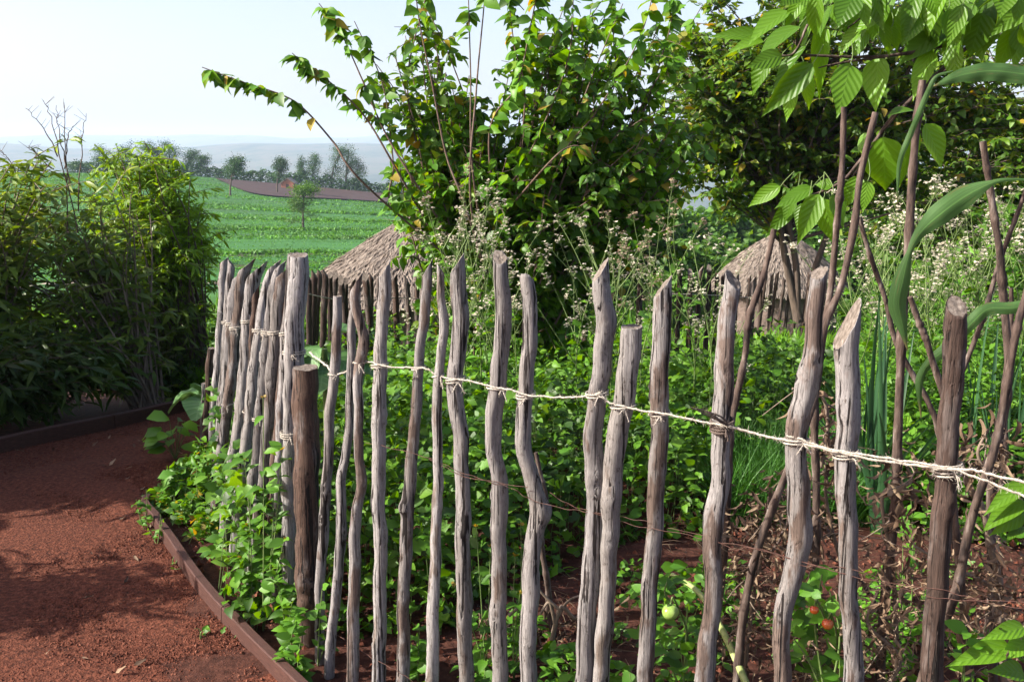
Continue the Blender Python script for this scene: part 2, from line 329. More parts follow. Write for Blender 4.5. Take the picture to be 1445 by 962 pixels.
M['fartree'] = leafmat('far_tree_leaf', [(.010, .04, .012), (.017, .062, .016), (.028, .09, .022)], .2, rough=.6, clump=.3)
M['farbush'] = leafmat('far_bush_leaf', [(.03, .085, .02), (.045, .12, .025), (.065, .15, .03)], .3, rough=.6, clump=.3)
M['crop'] = leafmat('crop_leaf', [(.035, .13, .03), (.05, .17, .035), (.07, .20, .045)], .25, rough=.6, clump=.15)

def simple(name, col, rough=.4, spec=.5):
    m, nt, out = newmat(name); p = N(nt, 'ShaderNodeBsdfPrincipled', i_Roughness=rough); p.inputs['Base Color'].default_value = (*col, 1); p.inputs['Specular IOR Level'].default_value = spec
    nt.links.new(p.outputs[0], out.inputs[0]); return m
def tomatomat(name, a, b):
    return noisemat(name, [(.35, a), (.65, b)], 25, 2, .22, .05, .001, spec=.6)
M['tom_red'] = tomatomat('ripe_tomato', (.45, .03, .012), (.5, .12, .02)); M['tom_green'] = tomatomat('green_tomato', (.18, .30, .05), (.28, .40, .10))
M['tom_orange'] = tomatomat('orange_tomato', (.42, .06, .015), (.45, .13, .03))
M['purple'] = simple('purple_petal', (.2, .03, .3), .6)
M['yfruit'] = simple('yellow_fruit', (.5, .32, .03), .4)

# ground material: red soil in the garden, grass on the slope, crops far away
def groundmat():
    m, nt, out = newmat('ground_mix'); L = nt.links.new
    g = N(nt, 'ShaderNodeNewGeometry'); sx = N(nt, 'ShaderNodeSeparateXYZ'); L(g.outputs['Position'], sx.inputs[0])
    n1 = N(nt, 'ShaderNodeTexNoise', i_Scale=30.0, i_Detail=8.0, i_Roughness=.7); L(g.outputs['Position'], n1.inputs['Vector'])
    soil = ramp(nt, [(.3, (.022, .009, .006)), (.55, (.07, .027, .018)), (.8, (.13, .055, .036))], n1.outputs[0])
    n2 = N(nt, 'ShaderNodeTexNoise', i_Scale=1.2, i_Detail=8.0, i_Roughness=.7); L(g.outputs['Position'], n2.inputs['Vector'])
    grass = ramp(nt, [(.3, (.02, .06, .012)), (.5, (.04, .11, .02)), (.75, (.08, .15, .03))], n2.outputs[0])
    # field: bands along X with wobble
    mp = N(nt, 'ShaderNodeMapping'); mp.inputs['Scale'].default_value = (.02, .16, 0); L(g.outputs['Position'], mp.inputs[0])
    n3 = N(nt, 'ShaderNodeTexNoise', i_Scale=1.6, i_Detail=7.0, i_Roughness=.7); L(mp.outputs[0], n3.inputs['Vector'])
    field = ramp(nt, [(.34, (.05, .045, .022)), (.42, (.03, .09, .022)), (.55, (.037, .125, .03)), (.68, (.052, .155, .036))], n3.outputs[0])
    mp4 = N(nt, 'ShaderNodeMapping'); mp4.inputs['Scale'].default_value = (1, .6, 1); L(g.outputs['Position'], mp4.inputs[0])
    n4 = N(nt, 'ShaderNodeTexNoise', i_Scale=.012, i_Detail=9.0, i_Roughness=.75); L(mp4.outputs[0], n4.inputs['Vector'])
    hills = ramp(nt, [(.35, (.02, .035, .022)), (.47, (.05, .065, .035)), (.55, (.09, .08, .055)), (.68, (.05, .08, .04))], n4.outputs[0])
    def mix(a, b, y0, y1, nz=None):
        r = N(nt, 'ShaderNodeMapRange', i_1=y0, i_2=y1); 
        ad = N(nt, 'ShaderNodeMath', operation='MULTIPLY_ADD', i_1=(y1 - y0) * 1.2, i_2=-(y1 - y0) * .6); L(n2.outputs[0], ad.inputs[0])
        s = N(nt, 'ShaderNodeMath', operation='ADD'); L(sx.outputs[1], s.inputs[0]); L(ad.outputs[0], s.inputs[1]); L(s.outputs[0], r.inputs[0])
        x = N(nt, 'ShaderNodeMixRGB'); L(r.outputs[0], x.inputs[0]); L(a, x.inputs[1]); L(b, x.inputs[2]); return x.outputs[0]
    c = mix(soil.outputs[0], grass.outputs[0], 9.0, 11.0); c = mix(c, field.outputs[0], 50, 58); c = mix(c, hills.outputs[0], 260, 320)
    p = N(nt, 'ShaderNodeBsdfPrincipled', i_Roughness=.95); p.inputs['Specular IOR Level'].default_value = .15
    L(c, p.inputs['Base Color'])
    b = N(nt, 'ShaderNodeBump', i_Strength=.8, i_Distance=.02); L(n1.outputs[0], b.inputs['Height']); L(b.outputs[0], p.inputs['Normal'])
    L(p.outputs[0], out.inputs[0]); return m
M['ground'] = groundmat()
M['path'] = noisemat('red_gravel', [(.3, (.025, .008, .004)), (.5, (.09, .026, .013)), (.7, (.17, .058, .032))], 55, 9, .92, .9, .012, spec=.2)
M['clod'] = noisemat('red_clod', [(.3, (.04, .012, .007)), (.5, (.10, .030, .016)), (.75, (.22, .09, .055))], 30, 3, .9, .3, .004, spec=.2, coord='Object')
M['plough'] = noisemat('ploughed_soil', [(.3, (.022, .011, .010)), (.7, (.055, .025, .022))], .6, 7, .95, .5, .1)
M['track'] = noisemat('pale_track', [(.3, (.2, .155, .115)), (.7, (.28, .23, .18))], .8, 6, .95, .3, .05)

# ================================================================== SETTING
# ground: one sheet
ys = np.concatenate([np.linspace(-6, 12, 90), np.linspace(12.3, 60, 90), np.linspace(62, 330, 130), np.geomspace(345, 6500, 130)])
us = np.linspace(-1, 1, 181)
X = us[None, :] * (14 + np.maximum(ys, 0)[:, None] * 1.0); Y = np.repeat(ys[:, None], len(us), 1)
Z = H(X, Y)
near = (Y < 12)
Z = Z + np.where(near, 0.018 * np.sin(X * 5.1 + 2 * np.sin(Y * 3)) * np.sin(Y * 6.3 + 1), 0) * (X > -1.2)
mb = MB(); nx = len(us)
i = np.arange(len(ys) - 1)[:, None] * nx; j = np.arange(nx - 1)[None, :]
mb.add(np.stack([X, Y, Z], -1).reshape(-1, 3), np.stack([i + j, i + j + 1, i + nx + j + 1, i + nx + j], -1).reshape(-1, 4))
tag(mb.build('ground', M['ground']), kind='structure')

# path between board edgings: right edge from pixels, left edge
edgeR = [Gp(*q) for q in [(400, 962), (375, 936), (345, 905), (290, 845), (245, 780), (222, 745), (215, 712)]] + [np.array([-1.45, 5.1, 0]), np.array([-1.35, 5.9, 0]), np.array([-.95, 6.9, -.15])]
e0 = np.array(edgeR[0]); ed = e0 - np.array(edgeR[1]); ed = ed / np.linalg.norm(ed)
edgeR = spline(np.vstack([[e0 + ed * 1.9, e0 + ed * .95], edgeR]), 60)
edgeL = spline(np.array([[-5.2, .6, 0], [-4.3, 2.5, 0], [-3.6, 4.3, 0], [-3.05, 5.7, 0], [-2.7, 6.4, -.1], [-2.35, 7.2, -.15], [-1.6, 8.1, -.22]]), 60)
mb = MB(); K = 40
v = []
for a, b in zip(edgeL, edgeR):
    t = np.linspace(0, 1, K)[:, None]; pnt = a + (b - a) * t
    pnt[:, 2] = H(pnt[:, 0], pnt[:, 1]) + .006 + .010 * (1 + np.sin(pnt[:, 0] * 7.7 + 2 * np.sin(pnt[:, 1] * 4)) * np.sin(pnt[:, 1] * 5.1)) * np.sin(np.pi * t[:, 0])
    v.append(pnt)
v = np.array(v).reshape(-1, 3); i = np.arange(59)[:, None] * K; j = np.arange(K - 1)[None, :]
mb.add(v, np.stack([i + j, i + j + 1, i + K + j + 1, i + K + j], -1).reshape(-1, 4))
tag(mb.build('path', M['path']), kind='structure')
# clods and gravel lying on the path and the bed
def clods(n, xy, smin, smax, mb, zoff=.0):
    base = np.array([[1, 0, -.2], [0, 1, -.2], [-1, 0, -.2], [0, -1, -.2], [.1, .1, .75]], float)
    s = smin * (smax / smin) ** (rng.uniform(0, 1, n) ** 2.2)
    th = rng.uniform(0, 6.28, n)
    jit = base[None] * (1 + .35 * rng.standard_normal((n, 5, 3)))
    c, q = np.cos(th), np.sin(th)
    x = (jit[..., 0] * c[:, None] - jit[..., 1] * q[:, None]) * s[:, None]; y = (jit[..., 0] * q[:, None] + jit[..., 1] * c[:, None]) * s[:, None]
    z = jit[..., 2] * s[:, None] + xy[:, 2:3] + zoff
    v = np.stack([x + xy[:, 0:1], y + xy[:, 1:2], z], -1)
    F = np.array([[0, 1, 4], [1, 2, 4], [2, 3, 4], [3, 0, 4]])
    mb.add(v.reshape(-1, 3), (F[None] + (np.arange(n) * 5)[:, None, None]).reshape(-1, 3))
def onpath(n, t0=.0, t1=1.0):
    k = rng.integers(0, 59, n); u = rng.uniform(.01, .985, n)[:, None]; w = rng.uniform(0, 1, n)[:, None]
    a = edgeL[k] * (1 - w) + edgeL[k + 1] * w; b = edgeR[k] * (1 - w) + edgeR[k + 1] * w
    p = a + (b - a) * u; p[:, 2] = H(p[:, 0], p[:, 1]) + .012; return p
mb = MB(); clods(90000, onpath(90000), .0018, .0065, mb); clods(260, onpath(260), .006, .013, mb)
tag(mb.build('gravel', M['clod'], smooth=False), 'loose red volcanic gravel scattered over the path', 'gravel', kind='stuff')
mb = MB(); n = 9000
q = np.stack([rng.uniform(-1.4, 2.8, n), rng.uniform(1.6, 5.5, n), np.zeros(n)], -1); q[:, 2] = H(q[:, 0], q[:, 1]) + .008
dd = np.interp(q[:, 1], edgeR[:, 1][:50], edgeR[:, 0][:50])
q = q[q[:, 0] > dd + .06]; clods(len(q), q, .003, .02, mb)
tag(mb.build('soil_crumbs', M['clod'], smooth=False), 'crumbly red soil clods on the garden bed behind the edging', 'soil', kind='stuff')

mb = MB(); q = onpath(70); q[:, 2] += .006; leaves(mb, q, rdir(70, .0), rdir(70, 2.), rng.uniform(.015, .05, 70), [leaf_tpl([.02, .2, .22, .02], .5, -.3, wave=.1)] )
tag(mb.build('fallen_leaves', M['dry']), 'small dry leaves scattered over the red path', 'leaf litter', kind='stuff')
# ploughed field wedge and pale track on the far slope
def drape(name, left, right, m, off=.05, n=60, k=14, kind='structure'):
    a = spline(np.array(left), n); b = spline(np.array(right), n); mb = MB(); v = []
    for p0, p1 in zip(a, b):
        t = np.linspace(0, 1, k)[:, None]; pnt = p0 + (p1 - p0) * t; pnt[:, 2] = H(pnt[:, 0], pnt[:, 1]) + off; v.append(pnt)
    i = np.arange(n - 1)[:, None] * k; j = np.arange(k - 1)[None, :]
    mb.add(np.array(v).reshape(-1, 3), np.stack([i + j, i + j + 1, i + k + j + 1, i + k + j], -1).reshape(-1, 4))
    return tag(mb.build(name, m), kind=kind)
drape('ploughed_field', [(-63, 214, 0), (-50, 216, 0), (-30, 217, 0), (10, 218, 0), (50, 218, 0)], [(-61, 210, 0), (-44, 178, 0), (-28, 186, 0), (10, 196, 0), (50, 200, 0)], M['plough'], .3)
drape('dirt_track', [(-40, 59.6, 0), (-20, 58.9, 0), (0, 58.6, 0), (30, 58, 0)], [(-40, 58.6, 0), (-20, 58.0, 0), (0, 57.7, 0), (30, 57, 0)], M['track'], .12, k=4)

# crop rows over the far slope
mb = MB()
yy = 61.0
pos = []; sz = []
while yy < 214:
    st = .22 + (yy - 60) * .0022
    x0, x1 = -(yy * .52 + 5), -2 + 0 * yy
    n = int((x1 - x0) / st * 4.2)
    xs = rng.uniform(x0, x1, n)
    band = mnoise.noise(Vector((yy * .13, 3.3, 0)))
    terr = min(abs(yy - t_) for t_ in (66, 76, 90, 101, 118, 139, 165)); h = (.17 + .06 * max(0, band) + (.16 if terr < 1.3 else 0)) * (1 + .3 * np.sin(xs * .11 + yy * .3))
    ok = ~((xs > -62) & (yy > np.interp(xs, [-62, -44, -28, 0], [208, 177, 185, 194])))
    ok &= rng.uniform(0, 1, n) < (.9 if band > -.25 else .25)
    yv = yy + rng.normal(0, .16, n) + .5 * np.sin(xs * .06) + 1.0 * np.sin(xs * .021 + 1)
    p = np.stack([xs, yv, H(xs, yv) + .02], -1)[ok]
    pos.append(p); sz.append((h * .62 * rng.uniform(.6, 1.5, n) * (1 + (yy - 60) / 130))[ok]); yy += 1.15 + (yy - 60) * .013
pos = np.concatenate(pos); sz = np.concatenate(sz)
for k in range(2):
    leaves(mb, pos + rng.normal(0, .08, pos.shape) * [1, 1, 0], rdir(len(pos), .9), rdir(len(pos), .3), sz, SMALL, 0)
tag(mb.build('crop_rows', M['crop']), 'green crop growing in terraced rows across the far slope', 'crop', kind='stuff')

# ------------------------------------------------------------------ haze
def haze():
    lo = float(np.min(Z)) - 1; hi = 150.0
    x0, x1, y0, y1 = -6600., 6600., -30., 6600.
    v = [(x, y, z) for z in (lo, hi) for y in (y0, y1) for x in (x0, x1)]
    f = [(0, 2, 3, 1), (4, 5, 7, 6), (0, 1, 5, 4), (2, 6, 7, 3), (0, 4, 6, 2), (1, 3, 7, 5)]
    me = bpy.data.meshes.new('haze'); me.from_pydata(v, [], f); o = bpy.data.objects.new('haze', me); COL.objects.link(o)
    m, nt, out = newmat('haze_air'); p = N(nt, 'ShaderNodeVolumePrincipled'); p.inputs['Density'].default_value = 0.00024
    p.inputs['Color'].default_value = (.62, .79, 1, 1); p.inputs['Anisotropy'].default_value = .1
    nt.links.new(p.outputs[0], out.inputs['Volume']); me.materials.append(m)
    tag(o, 'thin pale haze over the distant valley and hills', 'haze', kind='stuff')
haze()

# ================================================================== FOLIAGE BUILDERS
def bez(a, c, b, n):
    t = np.linspace(0, 1, n)[:, None]; return (1 - t) ** 2 * a + 2 * t * (1 - t) * c + t * t * b
def shrub(name, label, cat, base, ells, nst, leafm, tpls, lsize, spacing=.05, bark='twig', r0=.012, side=3, sidelen=.35, droop=-.3,
          arch=.3, leafstart=.45, group=None, yellow=0, fol='foliage', stemname='branches', whorl=1, trunk=None, split=None, sidedown=0.0):
    base = np.array(base, float); root = thing(name, base, label, cat, group); sb = MB(); lb = MB()
    wts = np.array([e[1][0] * e[1][1] * e[1][2] for e in ells]) ** .6; wts /= wts.sum()
    LP = []; LD = []; LT = []
    for s in range(nst):
        c, r = ells[rng.choice(len(ells), p=wts)]
        u = nrm(rng.standard_normal(3)) * rng.uniform(.35, 1.0) ** .45
        tgt = np.array(c) + u * np.array(r)
        st = base + np.array([rng.normal(0, .05), rng.normal(0, .05), 0]) if trunk is None else spline(trunk, 20)[int(rng.uniform(7, 20))]
        ln = np.linalg.norm(tgt - st)
        ctrl = st + (tgt - st) * .5 + np.array([0, 0, arch * ln]) + rng.normal(0, .08 * ln, 3)
        n = max(6, int(ln / .12)); pth = bez(st, ctrl, tgt, n)
        tube(sb, pth, np.linspace(r0, r0 * .25, n), 5)
        tw = [pth[int(n * leafstart):]]
        for q in range(side):
            k = int(rng.uniform(leafstart * .8, .97) * (n - 1)); d = rdir(1, .2 - sidedown)[0]; L = sidelen * rng.uniform(.4, 1.1)
            e = pth[k] + d * L; mm = pth[k] + d * L * .5 + [0, 0, .1 * L]
            tp = bez(pth[k], mm, e, 6); tube(sb, tp, np.linspace(r0 * .35, r0 * .15, 6), 3, cap=False); tw.append(tp)
        for t in tw:
            if len(t) < 2: continue
            seg = np.linalg.norm(np.diff(t, axis=0), axis=1).sum(); m = max(2, int(seg / spacing)) * whorl
            uu = np.sort(rng.uniform(0, 1, m)) * (len(t) - 1.001); ii = uu.astype(int); fr = (uu - ii)[:, None]
            pp = t[ii] * (1 - fr) + t[ii + 1] * fr; tg = nrm(t[ii + 1] - t[ii])
            dd = nrm(rdir(m) + .45 * tg + np.array([0, 0, droop]) * rng.uniform(.3, 1.7, m)[:, None])
            LP.append(pp); LD.append(dd)
    LP = np.concatenate(LP); LD = np.concatenate(LD); nl = len(LP)
    nor = nrm(np.array([-.25, -.2, 1.0]) + .55 * rng.standard_normal((nl, 3)))
    mi = np.zeros(nl, int)
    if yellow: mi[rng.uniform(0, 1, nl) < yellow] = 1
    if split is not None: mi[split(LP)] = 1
    leaves(lb, LP, LD, nor, lsize * rng.uniform(.55, 1.2, nl), tpls, mi)
    if trunk is not None:
        tr = spline(trunk, 20); tube(sb, tr, np.linspace(r0 * 3.2, r0 * 1.6, 20), 8, rough=.06)
    sb.build(stemname, M[bark], root)
    mats = [M[leafm]] if isinstance(leafm, str) else [M[x] for x in leafm]
    lb.build(fol, mats, root); return root

# ---- left shrubs
def hg(x, y): return Hs(x, y)
shrub('lance_leaf_shrub', 'broad shrub of long drooping leaves at the left edge beyond the path', 'shrub', (-3.95, 7.1, hg(-3.95, 7.1)),
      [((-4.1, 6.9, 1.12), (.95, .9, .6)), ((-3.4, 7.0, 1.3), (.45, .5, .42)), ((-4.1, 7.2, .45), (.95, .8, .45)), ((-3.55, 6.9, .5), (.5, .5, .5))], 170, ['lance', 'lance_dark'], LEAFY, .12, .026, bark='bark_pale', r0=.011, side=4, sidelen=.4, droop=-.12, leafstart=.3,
      split=lambda p: p[:, 2] < .1 + .35 * rng.standard_normal(len(p)))  # lower leaves take the darker leaf colour: shade low in the shrub painted in
shrub('lance_leaf_shrub', 'middle shrub of narrow leaves with bare twisted stems showing, beside the path', 'shrub', (-2.75, 7.3, hg(-2.75, 7.3)),
      [((-3.3, 7.25, .6), (.55, .6, .5)), ((-3.05, 7.4, 1.15), (.4, .45, .35)), ((-3.2, 7.2, .2), (.45, .45, .35))], 100, ['lance', 'lance_dark'], LEAFY, .11, .03, bark='bark_pale', r0=.012, side=3, sidelen=.32, droop=-.15, leafstart=.35)
shrub('lime_green_shrub', 'bright lime green fine leaved shrub top rising at the bend of the path', 'shrub', (-2.65, 8.2, hg(-2.65, 8.2)),
      [((-3.1, 8.1, 1.46), (.45, .4, .36)), ((-2.82, 8.1, 1.3), (.36, .35, .35)), ((-3.12, 8.0, .6), (.36, .4, .55))], 130, ['lime', 'lance'], LANCE, .095, .018, r0=.01, side=5, sidelen=.3, droop=-.3, leafstart=.4,
      split=lambda p: p[:, 2] < .7 + .2 * rng.standard_normal(len(p)))
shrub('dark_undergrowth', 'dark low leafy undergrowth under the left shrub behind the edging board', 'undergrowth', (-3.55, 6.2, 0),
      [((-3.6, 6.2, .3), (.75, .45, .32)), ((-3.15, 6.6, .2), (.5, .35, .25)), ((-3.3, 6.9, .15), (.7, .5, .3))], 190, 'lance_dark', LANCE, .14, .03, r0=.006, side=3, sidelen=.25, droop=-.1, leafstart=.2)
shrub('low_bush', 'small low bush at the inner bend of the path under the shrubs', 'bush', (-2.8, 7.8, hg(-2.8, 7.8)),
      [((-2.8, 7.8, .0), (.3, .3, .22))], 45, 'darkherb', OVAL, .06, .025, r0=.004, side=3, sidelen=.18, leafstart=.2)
# shrubs outside the frame on the left, whose shade falls across the path
shrub('verge_shrub', 'tall leafy shrub on the left verge outside the path edging', 'shrub', (-4.9, 5.5, 0),
      [((-4.3, 4.5, 1.25), (.75, .45, .75)), ((-4.3, 4.6, .5), (.7, .4, .5)), ((-4.75, 5.5, 1.15), (.8, .95, .65)), ((-4.6, 5.6, .6), (.8, .9, .6))], 420, 'lance_dark', LANCE, .24, .024, r0=.014, side=6, sidelen=.45)
shrub('verge_bush', 'rounded bush on the near left verge beside the path', 'bush', (-3.5, 3.2, 0),
      [((-3.4, 3.25, 1.15), (.45, .28, .25)), ((-3.5, 3.1, .55), (.4, .25, .4))], 60, 'lance_dark', LANCE, .17, .035, r0=.01, side=4, sidelen=.3)
# bare dead stems above the left shrub
root = thing('dead_stalks', (-3.55, 7.0, hg(-3.55, 7.0)), 'thin leafless stalks sticking up above the left shrub against the sky', 'dead stalks')
sb = MB()
for pts in [[(110, 330), (82, 210), (70, 160), (60, 140)], [(95, 330), (92, 200), (90, 145)], [(110, 300), (115, 200), (122, 160)], [(82, 220), (60, 180), (36, 152)], [(75, 240), (50, 215), (38, 208)], [(92, 240), (97, 190), (104, 178)], [(30, 260), (12, 225), (0, 212)], [(100, 260), (84, 190), (80, 150)]]:
    q = spline([P(a, b, 7.0) for a, b in pts], 14); tube(sb, q + rng.normal(0, .004, q.shape), np.linspace(.005, .0018, 14), 4)
    for k in range(5):
        a = q[rng.integers(6, 13)]; tube(sb, [a, a + rdir(1, .8)[0] * .08], [.0018, .001], 3)
sb.build('stalk', M['twig'], root)

# ---- board edgings
def board(name, label, path, h, w, m, n):
    pts = path; mb = MB(); root = thing(name, pts[0], label, 'edging board')
    def ext(seg, nm):
        mb = MB(); t = nrm(np.gradient(seg, axis=0)); sdv = np.stack([t[:, 1], -t[:, 0], 0 * t[:, 0]], -1); k = len(seg)
        z = H(seg[:, 0], seg[:, 1]); v = []
        b = .004; prof = [(-w / 2, -.03), (-w / 2, h - b), (-w / 2 + b, h), (w / 2 - b, h), (w / 2, h - b), (w / 2, -.03)]
        for o_, hh in prof: 
            q = seg + sdv * (o_ + .0015 * np.sin(seg[:, 1:2] * 9 + hh * 20)); q = q.copy(); q[:, 2] = z + hh + .003 * np.sin(seg[:, 1] * 5.3); v.append(q)
        v = np.stack(v, 1).reshape(-1, 3); np_ = len(prof); le = np.concatenate([[0], np.cumsum(np.linalg.norm(np.diff(seg, axis=0), axis=1))]); uvb = np.stack([np.repeat(le * 2.0, np_), np.tile(np.array([0, .5, .55, .95, 1, 1.5]) , k)], -1)
        i = np.arange(k - 1)[:, None] * np_; j = np.arange(np_ - 1)[None, :]
        mb.add(v, np.stack([i + j, i + j + 1, i + np_ + j + 1, i + np_ + j], -1).reshape(-1, 4), 0, uvb); mb.add(v[:np_], [list(range(np_))[::-1]]); mb.add(v[-np_:], [list(range(np_))])
        return mb.build(nm, M['board'], root, origin=seg[0], smooth=False)
    cuts = n
    for a, b in zip(cuts[:-1], cuts[1:]):
        sg = pts[a:b + 1].copy(); sg[-1] = sg[-1] * .93 + sg[-2] * .07; ext(sg, 'plank')
    return root
board('path_edging', 'reddish brown timber edging curving along the fence side of the path', edgeR, .07, .036, None, [0, 24, 34, 41, 60])
board('path_edging', 'dark shaded timber edging below the left shrubs', edgeL, .10, .05, None, [0, 20, 40, 60])

# ================================================================== STAKES
def stake_mesh(pts, cut='slant', amt=1.0, sides=18, knots=3, seed=0, az=None, flute=.0, step=.012):
    """pts rows x,y,z,r from top to bottom"""
    rg = np.random.default_rng(seed); pts = np.array(pts, float); o = np.argsort(pts[:, 2])
    p = pts[o]; z0, z1 = p[0, 2], p[-1, 2]; n = max(8, int((z1 - z0) / step)); sp_ = spline(p, n)
    x, y, z, r = sp_.T; z = np.linspace(z0, z1, n)
    x = np.interp(z, sp_[:, 2], x); y = np.interp(z, sp_[:, 2], y); r = np.interp(z, sp_[:, 2], r)
    rm = r.mean()
    x = x + rm * .08 * np.sin(z * 23 + rg.uniform(0, 6)) + rm * .05 * np.sin(z * 51 + rg.uniform(0, 6)); y = y + rm * .3 * np.sin(z * 5 + rg.uniform(0, 6))
    th = np.linspace(0, 2 * np.pi, sides, endpoint=False)
    TH, ZZ = np.meshgrid(th, z)
    rr = np.repeat(r[:, None], sides, 1)
    tw = rg.uniform(-1.2, 1.2)
    for k, a in ((2, .05), (3, .04), (5, .03), (8, .02 + flute)):
        rr = rr * (1 + a * np.sin(k * (TH + tw * ZZ) + rg.uniform(0, 6) + .8 * np.sin(ZZ * rg.uniform(3, 9) + rg.uniform(0, 6))))
    rr = rr * (1 + .015 * rg.standard_normal(rr.shape) + .04 * np.sin(ZZ * 17 + rg.uniform(0, 6)) * np.sin(TH + rg.uniform(0, 6)))
    for k in range(knots):
        zk = rg.uniform(z0 + .2, z1 - .08); tk = rg.uniform(0, 6.28) if k else -1.57 + rg.uniform(-.8, .8); s = rg.uniform(.9, 1.6) * rm
        dth = np.angle(np.exp(1j * (TH - tk))); g = np.exp(-(dth * rm / s) ** 2 * 1.6 - ((ZZ - zk) / s) ** 2)
        rr = rr * (1 + .32 * g) - rm * .35 * np.exp(-(dth * rm / (s * .35)) ** 2 - ((ZZ - zk) / (s * .3)) ** 2)
    # cracks (vertical splits)
    for k in range(4):
        tk = rg.uniform(0, 6.28); zk = rg.uniform(z0, z1); s = rg.uniform(.08, .3); dth = np.angle(np.exp(1j * (TH - tk - .3 * np.sin(ZZ * 8))))
        rr = rr - rm * .16 * np.exp(-(dth / .2) ** 2 - ((ZZ - zk) / s) ** 4)
    zz = ZZ.copy()
    # oblique cut: squash heights of the last rings under the plane
    if az is None: az = 0.0
    slope = {'slant': 1.5, 'face': .9, 'flat': .12, 'steep': 2.4}[cut] * amt
    cx, cy = np.cos(az), np.sin(az)
    VX = x[:, None] + rr * np.cos(TH); VY = y[:, None] + rr * np.sin(TH)
    top = z1 + slope * ((VX - x[-1]) * cx + (VY - y[-1]) * cy) - slope * rm
    lim = top + .0015 * rg.standard_normal(top.shape)
    zz = np.where(zz > lim, lim, zz)
    msk = ZZ > lim; fi = np.argmax(msk, 0); ar = np.arange(n)[:, None]
    for jj in range(sides):
        if msk[:, jj].any(): VX[fi[jj]:, jj] = VX[fi[jj], jj]; VY[fi[jj]:, jj] = VY[fi[jj], jj]; zz[fi[jj]:, jj] = lim[fi[jj], jj]
    v = np.stack([VX, VY, zz], -1).reshape(-1, 3); mb = MB()
    i = np.arange(n - 1)[:, None] * sides; j = np.arange(sides)[None, :]; kk = (j + 1) % sides
    mb.add(v, np.stack([i + j, i + kk, i + sides + kk, i + sides + j], -1).reshape(-1, 4), 0)
    tr = v[-sides:]; c = tr.mean(0); rings = [tr]
    for f in (.93, .8, .6, .35, .12):
        q = c + (tr - c) * f; q[:, 2] += rg.normal(0, .0012, sides) - .002 * (1 - f); rings.append(q)
    rv = np.concatenate(rings); i = np.arange(5)[:, None] * sides
    fr = np.stack([i + j, i + kk, i + sides + kk, i + sides + j], -1).reshape(-1, 4)
    mb.add(rv, fr[:sides], 0); mb.add(rv, fr[sides:], 1); mb.add(rings[-1], [list(range(sides))], 1)
    return mb
DX = [295, 300, 318, 345, 370, 395, 412, 430, 452, 480, 540, 700, 850, 1020, 1200, 1350, 1445, 1600]
DY = [5.1, 4.95, 4.75, 4.4, 4.05, 3.75, 3.55, 3.42, 3.28, 3.12, 2.95, 2.75, 2.6, 2.45, 2.3, 2.2, 2.13, 2.05]
def dep(px): return float(np.interp(px, DX, DY))
fence = thing('stake_fence', P(735, 900, 2.7) * [1, 1, 0], 'foreground fence of weathered grey stakes lashed with sisal twine and rusty wire', 'fence')
stk = []    # (spx polyline, Y, radius)
def stake(pts, w, cut='slant', az=0.0, m='wood', Y=None, root=None, to=None, name='stake', label=None, knots=3, flute=0, amt=1.0, up=0.0, lean=0.0):
    root = root or fence
    if Y is None: Y = dep(pts[min(len(pts) - 1, 2)][0])
    ws = w if isinstance(w, (list, tuple)) else [w] * len(pts)
    q = []
    for (px, py), ww in zip(pts, ws):
        a = P(px, py, Y); q.append([a[0], Y, a[2], ww * Y / FPX / 2 * 1.0])
    q = np.array(q); dz = q[-2] - q[-1]; g = Hs(q[-1, 0], Y) - .12
    if q[-1, 2] > g + .05:
        k = np.clip(dz[0] / max(dz[2], .05), -.25, .25) * .6; hgt = q[-1, 2] - g
        q = np.vstack([q, [q[-1, 0] - k * hgt, Y, g, q[-1, 3]]])
    q[:, 1] += lean * (q[:, 2] - q[-1, 2])
    seed = len(stk) * 13 + 5
    mbm = stake_mesh(q, cut, amt, knots=knots + 2, seed=seed, az=az, flute=flute)
    o = mbm.build(name, [M[m], M['cut']], root, origin=(q[-1, 0], q[-1, 1], g)); 
    if label: o['label'] = label
    stk.append((q, Y)); return o
RZ = 0.0          # high side to the right
LZ = math.pi      # high side to the left
FC = math.pi / 2  # high side away: cut faces the camera
stake([(1352, 418), (1345, 530), (1335, 700), (1322, 830), (1313, 962)], [30, 31, 32, 32, 33], 'face', FC, 'wood_dark', flute=.035, label='dark fluted stake with a round cut top')
stake([(1202, 420), (1197, 470), (1199, 560), (1193, 650), (1195, 730), (1197, 850), (1204, 962)], [29, 32, 33, 30, 29, 29, 30], 'steep', RZ + .2, 'wood', knots=4, up=0)
stake([(1155, 372), (1146, 480), (1139, 540), (1123, 620), (1129, 709), (1131, 762), (1113, 833), (1104, 890), (1103, 962)], [23, 24, 31, 31, 34, 35, 31, 28, 28], 'face', FC - .8, 'wood', amt=.9)
stake([(1035, 380), (1027, 465), (1020, 558), (1018, 640), (1017, 673), (1007, 734), (1005, 780), (1005, 847), (996, 922), (992, 962)], [23, 24, 25, 27, 28, 30, 26, 25, 28, 28], 'face', FC + .7, 'wood', amt=1.3)
stake([(937, 388), (934, 430), (931, 558), (928, 655), (924, 744), (917, 833), (911, 962)], [24, 25, 25, 24, 24, 24, 24], 'slant', RZ, 'wood', amt=.9)
stake([(893, 460), (890, 495), (885, 527), (877, 590), (867, 655), (861, 712), (862, 744), (856, 833), (848, 940)], [30, 30, 30, 31, 29, 29, 26, 25, 25], 'flat', FC, 'wood_pale', amt=1)
stake([(848, 361), (847, 402), (855, 458), (849, 511), (842, 558), (838, 620), (838, 655), (839, 744), (830, 833), (824, 940)], [22, 25, 28, 28, 27, 28, 28, 26, 27, 27], 'slant', RZ + .2, 'wood', amt=1)
